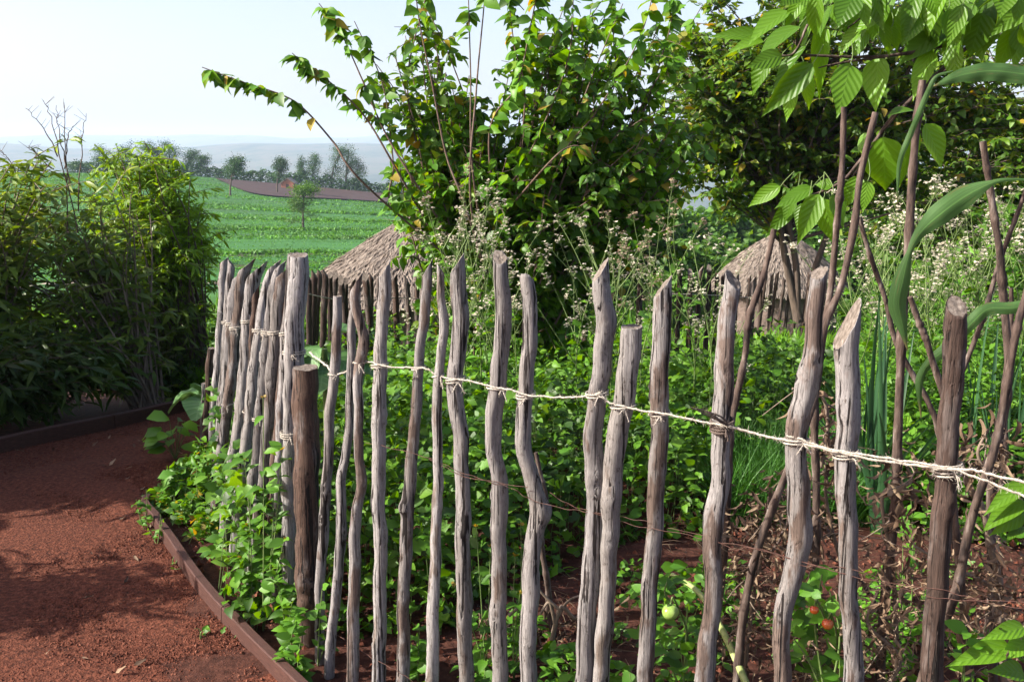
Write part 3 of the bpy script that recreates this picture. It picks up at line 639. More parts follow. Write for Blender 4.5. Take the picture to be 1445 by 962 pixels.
stake([(743, 378), (746, 402), (748, 449), (747, 496), (743, 543), (738, 605), (741, 637), (753, 684), (759, 720), (750, 798), (747, 869), (746, 940)], [14, 20, 21, 22, 22, 24, 24, 25, 26, 25, 25, 26], 'steep', LZ + 1.2, 'wood', amt=.5)
stake([(705, 352), (708, 418), (710, 465), (704, 527), (698, 565), (696, 605), (698, 637), (705, 691), (704, 762), (704, 833), (705, 940)], [20, 22, 23, 23, 25, 24, 23, 24, 23, 24, 25], 'face', FC, 'wood')
stake([(645, 355), (647, 402), (649, 465), (643, 527), (641, 565), (649, 605), (652, 637), (654, 727), (654, 833), (657, 940)], [20, 23, 24, 23, 23, 23, 23, 23, 24, 24], 'slant', RZ, 'wood', amt=1)
stake([(621, 365), (622, 418), (627, 465), (623, 496), (619, 527), (616, 565), (618, 620), (616, 727), (614, 798), (611, 869), (611, 954)], [10, 12, 14, 14, 14, 15, 15, 16, 17, 18, 18], 'slant', LZ, 'wood_pale', Y=2.83)
stake([(605, 360), (598, 449), (590, 527), (585, 605), (580, 655), (574, 744), (570, 833), (569, 954)], [15, 15, 16, 17, 18, 19, 19, 19], 'slant', RZ, 'wood', Y=2.92, amt=1.2)
stake([(543, 362), (542, 421), (538, 475), (536, 516), (535, 583), (534, 640), (535, 719), (537, 778), (535, 898), (534, 960)], [15, 18, 18, 20, 21, 21, 21, 20, 20, 22], 'slant', RZ + .3, 'wood_pale')
stake([(508, 379), (501, 421), (508, 456), (514, 483), (506, 529), (506, 583), (507, 640), (510, 679), (502, 731), (500, 818), (498, 937)], [12, 14, 14, 15, 14, 14, 14, 15, 16, 17, 18], 'slant', RZ, 'wood', Y=2.99)
stake([(500, 418), (495, 470), (495, 516), (493, 583), (488, 640), (482, 679), (480, 779), (468, 898), (464, 945)], [10, 12, 12, 13, 14, 15, 16, 16, 17], 'slant', RZ, 'wood', Y=3.04)
stake([(476, 417), (476, 475), (472, 529), (466, 583), (464, 640), (461, 679), (454, 779), (450, 858), (452, 925)], [12, 14, 14, 15, 15, 15, 15, 14, 15], 'flat', FC, 'wood', Y=3.12)
stake([(429, 518), (432, 600), (434, 719), (435, 818), (438, 915)], [35, 35, 35, 34, 34], 'flat', FC, 'wood_brown', Y=3.24, name='corner_post', label='short thick sawn post, split down its front', amt=.6, knots=2)
stake([(423, 358), (421, 400), (418, 434), (415, 502), (411, 583), (408, 640), (407, 739), (407, 862)], [26.2, 28.5, 28.5, 27.4, 25.1, 22.8, 21.7, 22.8], 'flat', FC, 'wood_pale', Y=3.42, label='tall thick pale stake at the corner', amt=1.5)
stake([(412, 357), (408, 421), (403, 475), (397, 583), (394, 650), (391, 740), (389, 850)], [11.4, 13.7, 14.8, 14.8, 14.8, 14.8, 14.8], 'flat', FC, 'wood', Y=3.56)
stake([(401, 376), (393, 434), (388, 489), (382, 556), (377, 597), (374, 640), (366, 711), (357, 800)], [17.1, 20.5, 19.4, 18.2, 17.1, 16.0, 16.0, 17.1], 'slant', RZ, 'wood', amt=.5, Y=3.66)
stake([(398, 366), (388, 407), (380, 461), (374, 516), (370, 556), (366, 597), (361, 659), (352, 790)], [13.7, 16.0, 17.1, 17.1, 17.1, 17.1, 17.1, 17.1], 'slant', RZ, 'wood', Y=3.8, amt=.5)
stake([(388, 366), (376, 407), (367, 461), (361, 510), (356, 556), (352, 597), (343, 659), (333, 760)], [14.8, 16.0, 17.1, 17.1, 17.1, 16.0, 17.1, 17.1], 'slant', RZ, 'wood_pale', Y=3.96, amt=.5)
stake([(371, 368), (359, 394), (353, 434), (347, 502), (341, 570), (333, 620), (326, 670), (318, 740)], [17.1, 19.4, 19.4, 18.2, 17.1, 16.0, 16.0, 17.1], 'slant', RZ, 'wood_pale', Y=4.15, amt=.5)
stake([(352, 365), (342, 394), (334, 461), (327, 529), (319, 591), (313, 640), (306, 715)], [16.0, 17.1, 17.1, 16.0, 14.8, 14.8, 14.8], 'slant', RZ, 'wood', Y=4.38, amt=.5)
stake([(336, 383), (329, 434), (323, 502), (317, 556), (309, 620), (302, 700)], [11.4, 14.8, 14.8, 13.7, 13.7, 13.7], 'slant', RZ, 'wood', amt=.5, Y=4.58)
stake([(327, 364), (325, 394), (321, 440), (317, 502), (311, 570), (303, 690)], [10.3, 11.4, 11.4, 11.4, 11.4, 11.4], 'slant', LZ, 'wood', Y=4.72)
stake([(317, 362), (315, 394), (312, 461), (307, 529), (302, 583), (297, 690)], [10.3, 11.4, 12.5, 12.5, 12.5, 12.5], 'slant', RZ, 'wood_pale', amt=.5, Y=4.88)
stake([(384, 480), (381, 560), (386, 640), (378, 740), (374, 835)], [10.3, 11.4, 12.5, 13.7, 14.8], 'slant', RZ, 'wood_brown', Y=3.72)
stake([(404, 410), (400, 500), (393, 600), (386, 700), (381, 842)], [10.3, 11.4, 12.5, 13.7, 14.8], 'slant', RZ, 'wood_brown', Y=3.64)
stake([(362, 400), (356, 500), (349, 600), (342, 700), (337, 780)], [10.3, 12.5, 13.7, 13.7, 13.7], 'slant', RZ, 'wood_brown', Y=3.98)
stake([(1500, 430), (1495, 600), (1490, 962)], [34.2, 34.2, 35.3], 'slant', RZ, 'wood')
stake([(300, 490), (297, 520), (292, 600), (290, 660)], [11.4, 12.5, 12.5, 13.7], 'flat', FC, 'wood_brown', Y=5.25, label='short stub of a stake at the far left end')
stake([(289, 540), (287, 600), (285, 650)], [8.0, 9.1, 9.1], 'flat', FC, 'wood', Y=5.5)
NFRONT = len(stk)

# ---- twine: twisted two-strand cord with fuzz, loops round the stakes
def cord(mb, path, r=.0022, fuzz=True, n=None, twist=260., m=0):
    L = np.linalg.norm(np.diff(path, axis=0), axis=1).sum(); n = n or max(12, int(L / .006)); p = spline(path, n)
    t = nrm(np.gradient(p, axis=0)); a = nrm(np.cross(t, np.array([.1, .3, 1.]))); b = np.cross(t, a); s = np.linspace(0, L, n)
    for ph in (0, 2.09, 4.19):
        q = p + (a * np.cos(s * twist + ph)[:, None] + b * np.sin(s * twist + ph)[:, None]) * r * .55
        tube(mb, q, r * .6, 4, m, cap=False)
    if fuzz:
        k = int(L * 700); ii = rng.integers(0, n, k); d = nrm(rng.standard_normal((k, 3)) + t[ii] * .8); ln = rng.uniform(.003, .013, k)
        v0 = p[ii] + d * r * .5; sdv = nrm(np.cross(d, rng.standard_normal((k, 3)))) * .00035; v1 = v0 + d * ln[:, None] + rng.normal(0, .0015, (k, 3))
        v = np.stack([v0 - sdv, v0 + sdv, v1 + sdv * .4, v1 - sdv * .4], 1).reshape(-1, 3)
        mb.add(v, np.arange(k * 4).reshape(-1, 4), m)
def nearest(px, z=None, front=True, py=500):
    best = None
    for q, Yq in stk[:NFRONT]:
        o = np.argsort(q[:, 2]); zz = P(px, py, Yq)[2]
        x = np.interp(zz, q[o, 2], q[o, 0]); r = np.interp(zz, q[o, 2], q[o, 3]); yv = np.interp(zz, q[o, 2], q[o, 1])
        pxx = 722.5 + FPX * x / (Yq) * (1 / (cp)) * 1.0
        d = abs(P(px, py, Yq)[0] - x)
        if zz < q[:, 2].max() + .01 and (best is None or d < best[0]): best = (d, x, yv, zz, r)
    return best
def loop(mb, px, py, turns=2, r=.0022, m=0, fuzz=True):
    b = nearest(px, py=py)
    if b is None: return
    _, x, y, z, rad = b; rad = rad * 1.10 + r; n = 26 * turns; th = np.linspace(0, 6.283 * turns, n) + 1.0
    p = np.stack([x + rad * np.cos(th), y + rad * np.sin(th), z + np.linspace(-.004, .004, n) * turns + .003 * np.sin(th + px)], -1)
    cord(mb, p, r, fuzz, n * 2, m=m)
    k = np.array([x + rng.uniform(-.3, .6) * rad, y - rad * .98 - .003, z])                     # knot and loose tail
    for e in range(2):
        d = np.array([rng.uniform(-.02, .02), -rng.uniform(.004, .015), -rng.uniform(.01, .035)])
        cord(mb, np.array([k, k + d * .5 + [0, -.004, .003], k + d]), r * .75, fuzz, 10, m=m)
    return b
def strand(mb, pts, r=.0022, sag=.0, fuzz=True, wig=.003, m=0, offs=.036):
    q = []
    for k, (a, b) in enumerate(pts):
        q.append(P(a, b, dep(a) - offs))
    q = spline(np.array(q), len(q) * 5); q[1:-1] += rng.normal(0, wig * .35, q[1:-1].shape); cord(mb, q, r, fuzz, m=m)
mb = MB()
main = [(437, 497), (456, 512), (476, 528)]
strand(mb, main, .0036)
strand(mb, [(476, 528), (488, 524), (500, 511), (520, 510), (537, 515), (560, 518), (590, 519)], .0024)
strand(mb, [(590, 519), (604, 521), (614, 528), (622, 531), (644, 535), (662, 537), (680, 542), (700, 547)], .0026)
strand(mb, [(700, 547), (722, 550), (740, 556), (764, 559), (800, 560), (829, 559), (848, 553)], .0026)
strand(mb, [(848, 558), (860, 568), (880, 573), (905, 579), (931, 583), (958, 588), (980, 593), (1002, 597), (1018, 600)], .0028)
strand(mb, [(1018, 599), (1040, 604), (1060, 610), (1090, 618), (1122, 623), (1150, 630), (1195, 641), (1240, 649), (1290, 656), (1340, 661), (1375, 664), (1410, 672), (1460, 684)], .0034)
strand(mb, [(1110, 615), (1130, 619), (1160, 631), (1190, 637), (1230, 643), (1270, 650), (1310, 655), (1345, 662), (1385, 676), (1420, 690), (1460, 707)], .0030)
strand(mb, [(318, 452), (330, 456), (345, 463), (360, 460), (375, 470), (388, 468), (400, 473), (412, 470)], .0030, offs=.045)
strand(mb, [(322, 448), (336, 462), (352, 466), (366, 476), (380, 478), (394, 482), (408, 480)], .0026, offs=.05)
strand(mb, [(300, 582), (312, 572), (330, 580), (345, 578), (358, 582), (366, 590)], .0024, offs=.05)
strand(mb, [(412, 612), (402, 624), (394, 640), (386, 655)], .0026)
strand(mb, [(360, 826), (372, 846), (384, 862), (398, 873), (412, 876), (428, 874)], .0040, wig=.004)
for a, b, c in [(476, 528, 1), (506, 512, 1), (537, 516, 2), (592, 519, 1), (618, 530, 1), (643, 536, 2), (702, 547, 1), (742, 557, 2), (843, 555, 2), (882, 573, 1), (931, 583, 1), (1122, 622, 2), (1195, 640, 2), (1341, 662, 4), (418, 497, 2), (318, 455, 2), (329, 456, 2), (341, 462, 2), (353, 452, 2), (368, 466, 2), (381, 470, 3), (391, 468, 2), (404, 470, 2), (408, 612, 3), (345, 580, 1), (330, 570, 1), (360, 590, 2)]:
    loop(mb, a, b, c)
mb.build('twine', M['twine'], fence)
mb = MB(); loop(mb, 1018, 600, 4, .0034)
b_ = P(1000, 590, 2.40)
for k in range(5): cord(mb, np.array([b_ + [.05, 0, -.02], b_ + [.02, -.02, 0] + rng.normal(0, .006, 3), b_ + [-.015 * k + .01, -.03, .02 + .004 * k]]), .0022, True)
o = mb.build('twine', M['twine_dark'], fence); o['label'] = 'dark old binding knotted round one stake'
mb = MB()
def wire(pts, r=.0009, offs=.03):
    q = spline(np.array([P(a, b, dep(a) - offs) for a, b in pts]), len(pts) * 8); q[:, 2] += .0015 * np.sin(np.arange(len(q)) * .9); q[:, 1] += .002 * np.cos(np.arange(len(q)) * 1.3); tube(mb, q, r, 5)
wire([(362, 556), (390, 570), (418, 590), (450, 606), (490, 618), (535, 628), (585, 640), (620, 652), (655, 668), (700, 680), (745, 688)])
wire([(605, 648), (630, 660), (652, 671), (700, 682), (725, 690), (748, 704), (790, 716), (830, 722), (870, 728), (915, 736)])
wire([(776, 695), (800, 710), (840, 724), (900, 742), (960, 752), (1005, 763), (1060, 772), (1130, 792), (1195, 810)])
wire([(943, 745), (1000, 757), (1035, 775), (1060, 772), (1110, 786), (1160, 800), (1200, 812), (1260, 826), (1320, 843), (1380, 848), (1460, 862)])
wire([(1120, 795), (1150, 800), (1200, 802), (1260, 822), (1330, 832), (1380, 845), (1460, 850)])
wire([(355, 812), (380, 845), (410, 863), (440, 880), (480, 898), (520, 925), (545, 938), (570, 952), (600, 975)])
wire([(418, 590), (435, 610), (450, 606)]); wire([(380, 560), (400, 565), (425, 600), (452, 618)])
mb.build('wire', M['wire'], fence)

# ---- back fence across the garden, and the thin far fence
bf = thing('stake_fence', P(520, 480, 7.5), 'back fence of dark stakes across the garden in front of the thatched hut', 'fence')
def bst(px, py, pb, w, Y, m='wood_brown', root=bf, L=1.15):
    a = P(px, py, Y); b = P(pb, py, Y); g = Hs(b[0], Y) - .1; r = w * Y / FPX / 2; k = (a[2] - g)
    bx = b[0]; q = np.array([[a[0], Y, a[2], r], [(a[0] * .6 + bx * .4) + rng.normal(0, .012), Y + rng.normal(0, .02), a[2] - k * .4, r * 1.05], [bx, Y, g, r * 1.1]])
    o = stake_mesh(q, 'slant', 1, 10, 1, int(px * 7), rng.choice([0, 3.14, 1.57]), step=.04).build('stake', [M[m], M['cut']], root, origin=(bx, Y, g)); return o
for px, py, dx, w in [(436, 385, -14, 8), (444, 380, -16, 9), (452, 379, -22, 8), (459, 379, -16, 9), (466, 383, -10, 7), (473, 382, -8, 8), (481, 388, -3, 9), (488, 392, -3, 7), (497, 391, -2, 11), (515, 384, 0, 9), (524, 384, 0, 8), (534, 384, 1, 7), (556, 386, 0, 9), (573, 386, 2, 8), (589, 388, -2, 7), (609, 392, -4, 8), (632, 386, -2, 8), (655, 388, 4, 8), (688, 380, -6, 8), (722, 386, -2, 8), (768, 386, -3, 8), (800, 384, 2, 8), (826, 380, -2, 8), (866, 384, 0, 8), (905, 382, -2, 8), (960, 376, -3, 7), (974, 378, 2, 7), (989, 374, -3, 7), (1001, 373, -3, 7), (1012, 382, -2, 6), (1022, 380, -2, 7), (1040, 384, 0, 7), (1062, 390, 0, 7)]:
    Yv = float(np.interp(px, [436, 480, 600, 800, 1060], [6.6, 7.3, 8.3, 9.2, 9.6])); bst(px, py, px + dx, w, Yv, 'wood_dark' if px < 500 else 'wood_brown')
mb = MB()
q = [P(px, py, Yq) for px, py, Yq in [(436, 415, 6.55), (460, 420, 6.9), (497, 425, 7.5), (556, 420, 7.9), (609, 422, 8.3), (722, 420, 8.9), (866, 420, 9.3), (960, 415, 9.4), (1062, 420, 9.55)]]
cord(mb, np.array(q), .004, False, 300); mb.build('twine', M['twine'], bf)
ff = thing('stake_fence', P(1090, 430, 16) * [1, 1, 1], 'far fence of thin dark stakes in front of the right thatched hut', 'fence')
for px, py in [(1058, 383), (1066, 379), (1073, 377), (1082, 378), (1090, 382), (1098, 380), (1107, 384), (1117, 380), (1128, 384), (1142, 382), (1156, 381)]:
    bst(px, py + rng.uniform(-3, 6), px - rng.uniform(-3, 12), 4.6, 16.0, 'wood_dark', ff)

# ================================================================== HUTS
def hut(label, cx, cy, zap, zeave, rad, wallr, group=None, cap=True, seed=1, pw=1.12):
    rg = np.random.default_rng(seed); g = Hs(cx, cy); root = thing('thatched_hut', (cx, cy, g), label, 'hut')
    mb = MB(); n = 60; m = 26
    t = np.linspace(0, 1, m); th = np.linspace(0, 2 * np.pi, n, endpoint=False)
    T, TH = np.meshgrid(t, th, indexing='ij'); rr = rad * (.03 + .95 * T) * (1 + .02 * rg.standard_normal(T.shape)); zz = zap - .05 - (zap - zeave) * (T ** pw) + .02 * rg.standard_normal(T.shape)
    v = np.stack([cx + rr * np.cos(TH), cy + rr * np.sin(TH), zz], -1).reshape(-1, 3); i = np.arange(m - 1)[:, None] * n; j = np.arange(n)[None, :]; k = (j + 1) % n
    mb.add(v, np.stack([i + j, i + n + j, i + n + k, i + k], -1).reshape(-1, 4), 1)
    # straw bundles, layer over layer
    N_ = 20000; tt = rg.uniform(0, 1, N_) ** .6; tt = (np.floor(tt * 22) + rg.uniform(0, .6, N_)) / 22; a = rg.uniform(0, 6.283, N_)
    slope = np.array([rad, -(zap - zeave)]); slope = slope / np.linalg.norm(slope)
    pr = rad * (.03 + .97 * tt); pz = zap - (zap - zeave) * tt ** pw + rg.uniform(-.01, .05, N_)
    pos = np.stack([cx + pr * np.cos(a), cy + pr * np.sin(a), pz], -1)
    aa = a + rg.normal(0, .35, N_); D = np.stack([np.cos(aa) * slope[0], np.sin(aa) * slope[0], slope[1] + rg.normal(.06, .06, N_)], -1)
    nor = np.stack([np.cos(a) * .5, np.sin(a) * .5, np.ones(N_)], -1) + rg.normal(0, .3, (N_, 3))
    leaves(mb, pos, D, nor, rg.uniform(.10, .24, N_), [leaf_tpl([.05, .075, .03], .2, .15), leaf_tpl([.03, .05, .02], .2, .0)], 0)
    mb.build('thatch_roof', [M['thatch'], M['thatch2']], root)
    if cap:
        mb = MB(); tube(mb, [(cx, cy, zap - .25), (cx, cy, zap - .05), (cx, cy, zap + .06), (cx, cy, zap + .09)], [.26, .2, .13, .10], 14, rough=.05); mb.build('roof_cap', M['thatch2'], root)
    mb = MB(); wt = zap - (zap - zeave) * ((wallr / rad)) ** pw - .02
    hh = np.linspace(g - .2, wt, 26); V = []
    for z in hh: V.append(np.stack([cx + wallr * (1 + .012 * rg.standard_normal(72)) * np.cos(np.linspace(0, 6.283, 72, endpoint=False)), cy + wallr * (1 + .012 * rg.standard_normal(72)) * np.sin(np.linspace(0, 6.283, 72, endpoint=False)), np.full(72, z)], -1))
    i = np.arange(25)[:, None] * 72; j = np.arange(72)[None, :]; k = (j + 1) % 72
    mb.add(np.concatenate(V), np.stack([i + j, i + k, i + 72 + k, i + 72 + j], -1).reshape(-1, 4)); mb.build('wall', M['hutwall'], root)
    return root
a = P(592, 303, 19.5); e = P(440, 408, 19.5); hut('thatched round hut with a conical straw roof behind the back fence', a[0], 19.5, a[2], e[2], abs(a[0] - e[0]) * 1.12, abs(a[0] - e[0]) * .85, seed=3)
a = P(1103, 330, 27); e = P(1020, 404, 27); hut('smaller thatched hut to the right, half hidden by leaning trunks', a[0], 27, a[2], e[2], abs(a[0] - e[0]) * 1.2, abs(a[0] - e[0]) * 1.0, seed=5, cap=False, pw=1.45)

# small farm house on the ploughed field
c = Gp(408, 267); g = Hs(c[0], c[1]) + .25
root = thing('farm_house', (c[0], c[1], g), 'tiny red mud house with a pale gabled roof on the ploughed field', 'house')
x0, y0 = c[0], c[1]; wx, wy, wh, rh = 1.25, 1.5, 1.05, .85
mb = MB(); v = [(x0 - wx, y0 - wy, g - .3), (x0 + wx, y0 - wy, g - .3), (x0 + wx, y0 + wy, g - .3), (x0 - wx, y0 + wy, g - .3), (x0 - wx, y0 - wy, g + wh), (x0 + wx, y0 - wy, g + wh), (x0 + wx, y0 + wy, g + wh), (x0 - wx, y0 + wy, g + wh)]
mb.add(v, [(0, 1, 5, 4), (1, 2, 6, 5), (2, 3, 7, 6), (3, 0, 4, 7)]); ap = [(x0, y0 - wy, g + wh + rh), (x0, y0 + wy, g + wh + rh)]
mb.add([v[4], v[5], ap[0], v[7], v[6], ap[1]], [(0, 1, 2), (4, 3, 5)]); mb.build('wall', M['brick'], root, smooth=False)
mb = MB()
for s in (-1, 1):
    q = [(x0, y0 - wy - .2, g + wh + rh + .05), (x0, y0 + wy + .2, g + wh + rh + .05), (x0 + s * (wx + .3), y0 + wy + .2, g + wh - .15), (x0 + s * (wx + .3), y0 - wy - .2, g + wh - .15)]
    q2 = [(a_, b_, c_ + .12) for a_, b_, c_ in q]; mb.add(q + q2, [(0, 1, 2, 3), (4, 5, 6, 7), (2, 3, 7, 6), (0, 3, 7, 4), (1, 2, 6, 5)])
mb.build('roof', M['tinroof'], root, smooth=False)
mb = MB(); d = [(x0 - .3, y0 - wy - .02, g), (x0 + .3, y0 - wy - .02, g), (x0 + .3, y0 - wy - .02, g + .8), (x0 - .3, y0 - wy - .02, g + .8)]; d2 = [(a_, b_ + .05, c_) for a_, b_, c_ in d]
mb.add(d + d2, [(0, 1, 2, 3), (0, 4, 7, 3), (1, 5, 6, 2), (3, 2, 6, 7)]); mb.build('door', M['wood_dark'], root, smooth=False)

# ================================================================== FAR TREES
def fartree(base, h, w, label, seed, trunkh=.35, lean=.0, group='trees on the ridge beyond the fields', name='ridge_tree', dens=1.0, mat='fartree', lsz=None, cat='tree'):
    rg = np.random.default_rng(seed); base = np.array(base, float); root = thing(name, base, label, cat, group); mb = MB()
    top = base + [lean * h, 0, h * .9]; tr = bez(base - [0, 0, .2], base + [0, 0, h * .5], top, 10); tube(mb, tr, np.linspace(h * .03, h * .008, 10), 6)
    lb = MB(); k = int(9 * dens + 4); LP = []
    for q in range(k):
        u = rg.uniform(trunkh, 1.0); c = base + [lean * h * u ** 1.5, 0, h * u * .95]; off = nrm(rg.standard_normal(3) * [1, 1, .35]) * w * .5 * rg.uniform(.3, .9) * (1.15 - .55 * u)
        e = c + off + [lean * h * .12, 0, .06 * h]; tube(mb, bez(c - [0, 0, .12 * h], (c + e) / 2, e, 5), np.linspace(h * .01, h * .003, 5), 4)
        m = int(70 * dens); LP.append(e + rg.standard_normal((m, 3)) * [w * .14, w * .14, h * .065])
    LP = np.concatenate(LP); n = len(LP); leaves(lb, LP, rdir(n), rdir(n, .6), (lsz or h * .06) * rg.uniform(.6, 1.3, n), SMALL)
    mb.build('trunk', M['trunk'], root); lb.build('crown', M[mat], root); return root
ft = [(145, 232, 27, 26, .1, 'round dark tree at the left end of the ridge row'), (172, 236, 30, 28, .3, 'second tree of the ridge row from the left, wispy and leaning right'), (202, 236, 34, 24, .2, 'taller wind-bent tree third from the left on the ridge'),
      (222, 236, 26, 18, .1, 'small pale tree just left of the dense dark ridge tree'), (240, 240, 38, 30, .0, 'densest dark tree on the ridge above the lime green shrub'), (263, 240, 30, 20, .4, 'slim leaning tree right of the dense dark ridge tree'),
      (283, 244, 24, 22, .1, 'small flat-topped tree at the left end of the dark hedge'), (325, 277, 58, 26, .25, 'tall bare-trunked tree standing in the field in front of the hedge'),
      (391, 273, 52, 20, .2, 'thin bare-trunked tree just left of the tiny house'), (424, 248, 26, 14, .1, 'small tree on the hedge line above the lone field tree'), (440, 248, 28, 20, .2, 'pale windswept tree right of the hedge centre'),
      (467, 252, 40, 20, .3, 'left tree of the tall pair on the ridge near the hut'), (488, 256, 46, 30, .1, 'largest ridge tree, pale and broad, right of the pair'), (503, 258, 32, 20, .1, 'low tree at the right end of the ridge row'), (108, 262, 18, 26, .1, 'low dark ridge tree behind the left shrub'), (565, 262, 30, 22, .1, 'ridge tree glimpsed behind the mulberry stems')]
for q, (px, py, hp, wp, ln, lab) in enumerate(ft):
    if hp > 50: b = Gp(px, py)
    else:
        Yt = 221; b = P(px, py, Yt); b[2] = min(b[2], Hs(b[0], Yt) + 0); b[2] = Hs(b[0], Yt)
    top = P(px, py - hp, b[1]); h = max(2.0, top[2] - b[2]); fartree(b, h * (.92 if hp > 50 else 1), wp * b[1] / FPX * 1.2, lab, 40 + q, .5 if hp > 50 and px < 410 else .1, ln * .8, dens=2.2, lsz=.22)
b = Gp(428, 324); fartree(b, 58 * b[1] / FPX, 42 * b[1] / FPX, 'lone rounded pale green tree in the middle of the terraced field', 90, .25, .05, group=None, name='field_tree', dens=2.4, mat='farbush', lsz=.16)
b = Gp(285, 372); fartree(b, 1.2, 1.7, 'small dark bush at the left edge of the terraced field', 91, .05, 0, group=None, name='field_bush', mat='farbush', dens=1.5, lsz=.12, cat='bush')
root = thing('hedge', (-50, 220, Hs(-50, 220)), 'dark clipped hedge running along the ridge top', 'hedge'); mb = MB()
n = 22000; xs = rng.uniform(-95, 40, n); yv = 220 + rng.normal(0, .8, n); hh = 2.4 + .35 * np.sin(xs * .9) + .3 * np.sin(xs * 2.3)
pos = np.stack([xs, yv, H(xs, yv) + rng.uniform(0, 1, n) * hh], -1); leaves(mb, pos, rdir(n), rdir(n, .5), rng.uniform(.3, .6, n), SMALL); mb.build('hedge_foliage', M['fartree'], root)
# bushes on the slope behind the garden, right
blab = ['dark rounded bush on the slope left of the right hut', 'tall bright bush behind the right hut', 'wide bush directly above the back fence gap', 'bushy tree on the slope under the tree crown', 'pale green bush low on the slope', 'dark hillside bush behind the leaning trunks', 'hillside bush right of the right hut', 'bush far right behind the flowering stems', 'low hillside bush by the end of the back fence', 'dense bush below the blue hills gap', 'left-most hillside bush behind the mulberry stems', 'rounded bush between the mulberry and the right hut', 'round bush behind the far right flowering stems', 'shaded bush behind the maize leaves']
bpos = [(1000, 395, 48, 75, 44), (1075, 400, 60, 90, 75), (1030, 385, 60, 80, 80), (960, 380, 50, 70, 66), (1045, 392, 40, 30, 30), (1130, 400, 50, 90, 75), (1210, 420, 34, 80, 105), (1300, 430, 30, 110, 150), (960, 415, 30, 60, 60), (1100, 372, 75, 90, 88), (800, 400, 40, 100, 90), (900, 400, 44, 90, 90), (1400, 430, 26, 120, 170), (1240, 410, 40, 90, 100)]
for q, ((px, py, Yb, wp, hp), lab) in enumerate(zip(bpos, blab)):
    b = P(px, py, Yb); gz = Hs(b[0], Yb); top = P(px, py - hp, Yb)[2]; h = max(2., top - gz)
    fartree((b[0], Yb, gz), h, wp * Yb / FPX, lab, 120 + q, .12, 0, group='bushes on the slope behind the garden', name='hillside_bush', dens=4.0, mat='farbush', lsz=.0075 * Yb + .08, cat='bush')

# ================================================================== BIG BUSH, TREES
YB = 7.0
bb = P(690, 520, YB); bx = bb[0]; gz = Hs(bx, YB)
def E(px, py, Y, rx, ry, rz): return (tuple(P(px, py, Y)), (rx * Y / FPX, ry, rz * Y / FPX))
mul = shrub('mulberry_bush', 'tall mulberry bush with long whip-like shoots rising above the middle of the fence', 'bush', (bx, YB, gz),
      [E(720, 185, YB, 150, .7, 85), E(850, 220, YB, 140, .7, 110), E(620, 185, YB - .1, 75, .5, 95), E(570, 75, YB, 55, .4, 90), E(910, 220, YB + .3, 100, .6, 110), E(740, 265, YB, 150, .7, 70), E(850, 60, YB, 110, .4, 60)],
      285, ['mulberry', 'yellowleaf'], OVAL, .095, .029, r0=.012, side=6, sidelen=.42, droop=-.55, arch=.12, leafstart=.35, yellow=.02)
# long whips
sb = MB(); lb = MB(); LP = []; LD = []
whips = [([(700, 420), (520, 265), (470, 200), (430, 155), (400, 135), (340, 115), (285, 95)], YB - .7, 'tip'), ([(690, 420), (600, 280), (545, 190), (510, 110), (480, 45), (450, 5)], YB - .5, 'tip'), ([(640, 380), (560, 240), (515, 165), (470, 120), (435, 95), (412, 75)], YB - .4, 'tip'),
         ([(700, 430), (660, 300), (630, 220), (610, 120), (590, 20), (584, -60)], YB - .9, 'bare'), ([(690, 430), (664, 280), (672, 130), (682, 20), (688, -50)], YB - .8, 'bare'), ([(700, 430), (668, 250), (664, 100), (660, -40)], YB - .7, 'bare'),
         ([(720, 420), (690, 200), (730, 120), (750, 30), (765, -40)], YB - .5, 'mix'), ([(740, 400), (790, 230), (840, 160), (900, 60), (930, -40)], YB - .5, 'mix'), ([(670, 330), (740, 230), (800, 90), (810, -20)], YB - .5, 'mix'),
         ([(700, 400), (740, 160), (725, 60), (715, -30)], YB - .3, 'mix'), ([(720, 380), (850, 260), (930, 110), (990, 10)], YB + .2, 'mix'), ([(760, 380), (870, 200), (866, 60), (858, -40)], YB, 'mix'), ([(700, 380), (560, 300), (555, 230), (540, 120), (500, 30)], YB - .2, 'mix'),
         ([(680, 340), (770, 235), (805, 207), (830, 210)], YB - .8, 'bare'), ([(700, 400), (870, 230), (940, 60), (950, -30)], YB, 'mix'), ([(640, 380), (600, 250), (575, 120), (600, 0), (610, -40)], YB - .2, 'mix')]
for pts, Yw, kind in whips:
    q = spline([P(a, b_, Yw if k else YB - .1) for k, (a, b_) in enumerate(pts)], 50); tube(sb, q, np.linspace(.0085, .0028, 50), 5)
    a0, a1, m = {'tip': (.38, 1, 60), 'bare': (.8, 1, 14), 'mix': (.3, 1, 70)}[kind]
    u = rng.uniform(a0, 1, m); 
    if kind == 'tip': u = np.concatenate([rng.uniform(.72, 1, 48), rng.uniform(.45, .72, 13)])
    ii = (u * 48).astype(int); LP.append(q[ii]); d = rdir(len(ii)) * .8 + np.array([0, 0, -.65]) + nrm(q[ii + 1] - q[ii]) * .35; LD.append(d)
LP = np.concatenate(LP); LD = np.concatenate(LD); n = len(LP); mi = (rng.uniform(0, 1, n) < .05).astype(int)
leaves(lb, LP, LD, nrm(np.array([-.3, -.6, .7]) + .4 * rng.standard_normal((n, 3))), .105 * rng.uniform(.45, 1.3, n), OVAL, mi)
sb.build('shoots', M['twig'], mul); lb.build('shoot_foliage', [M['mulberry'], M['yellowleaf']], mul)
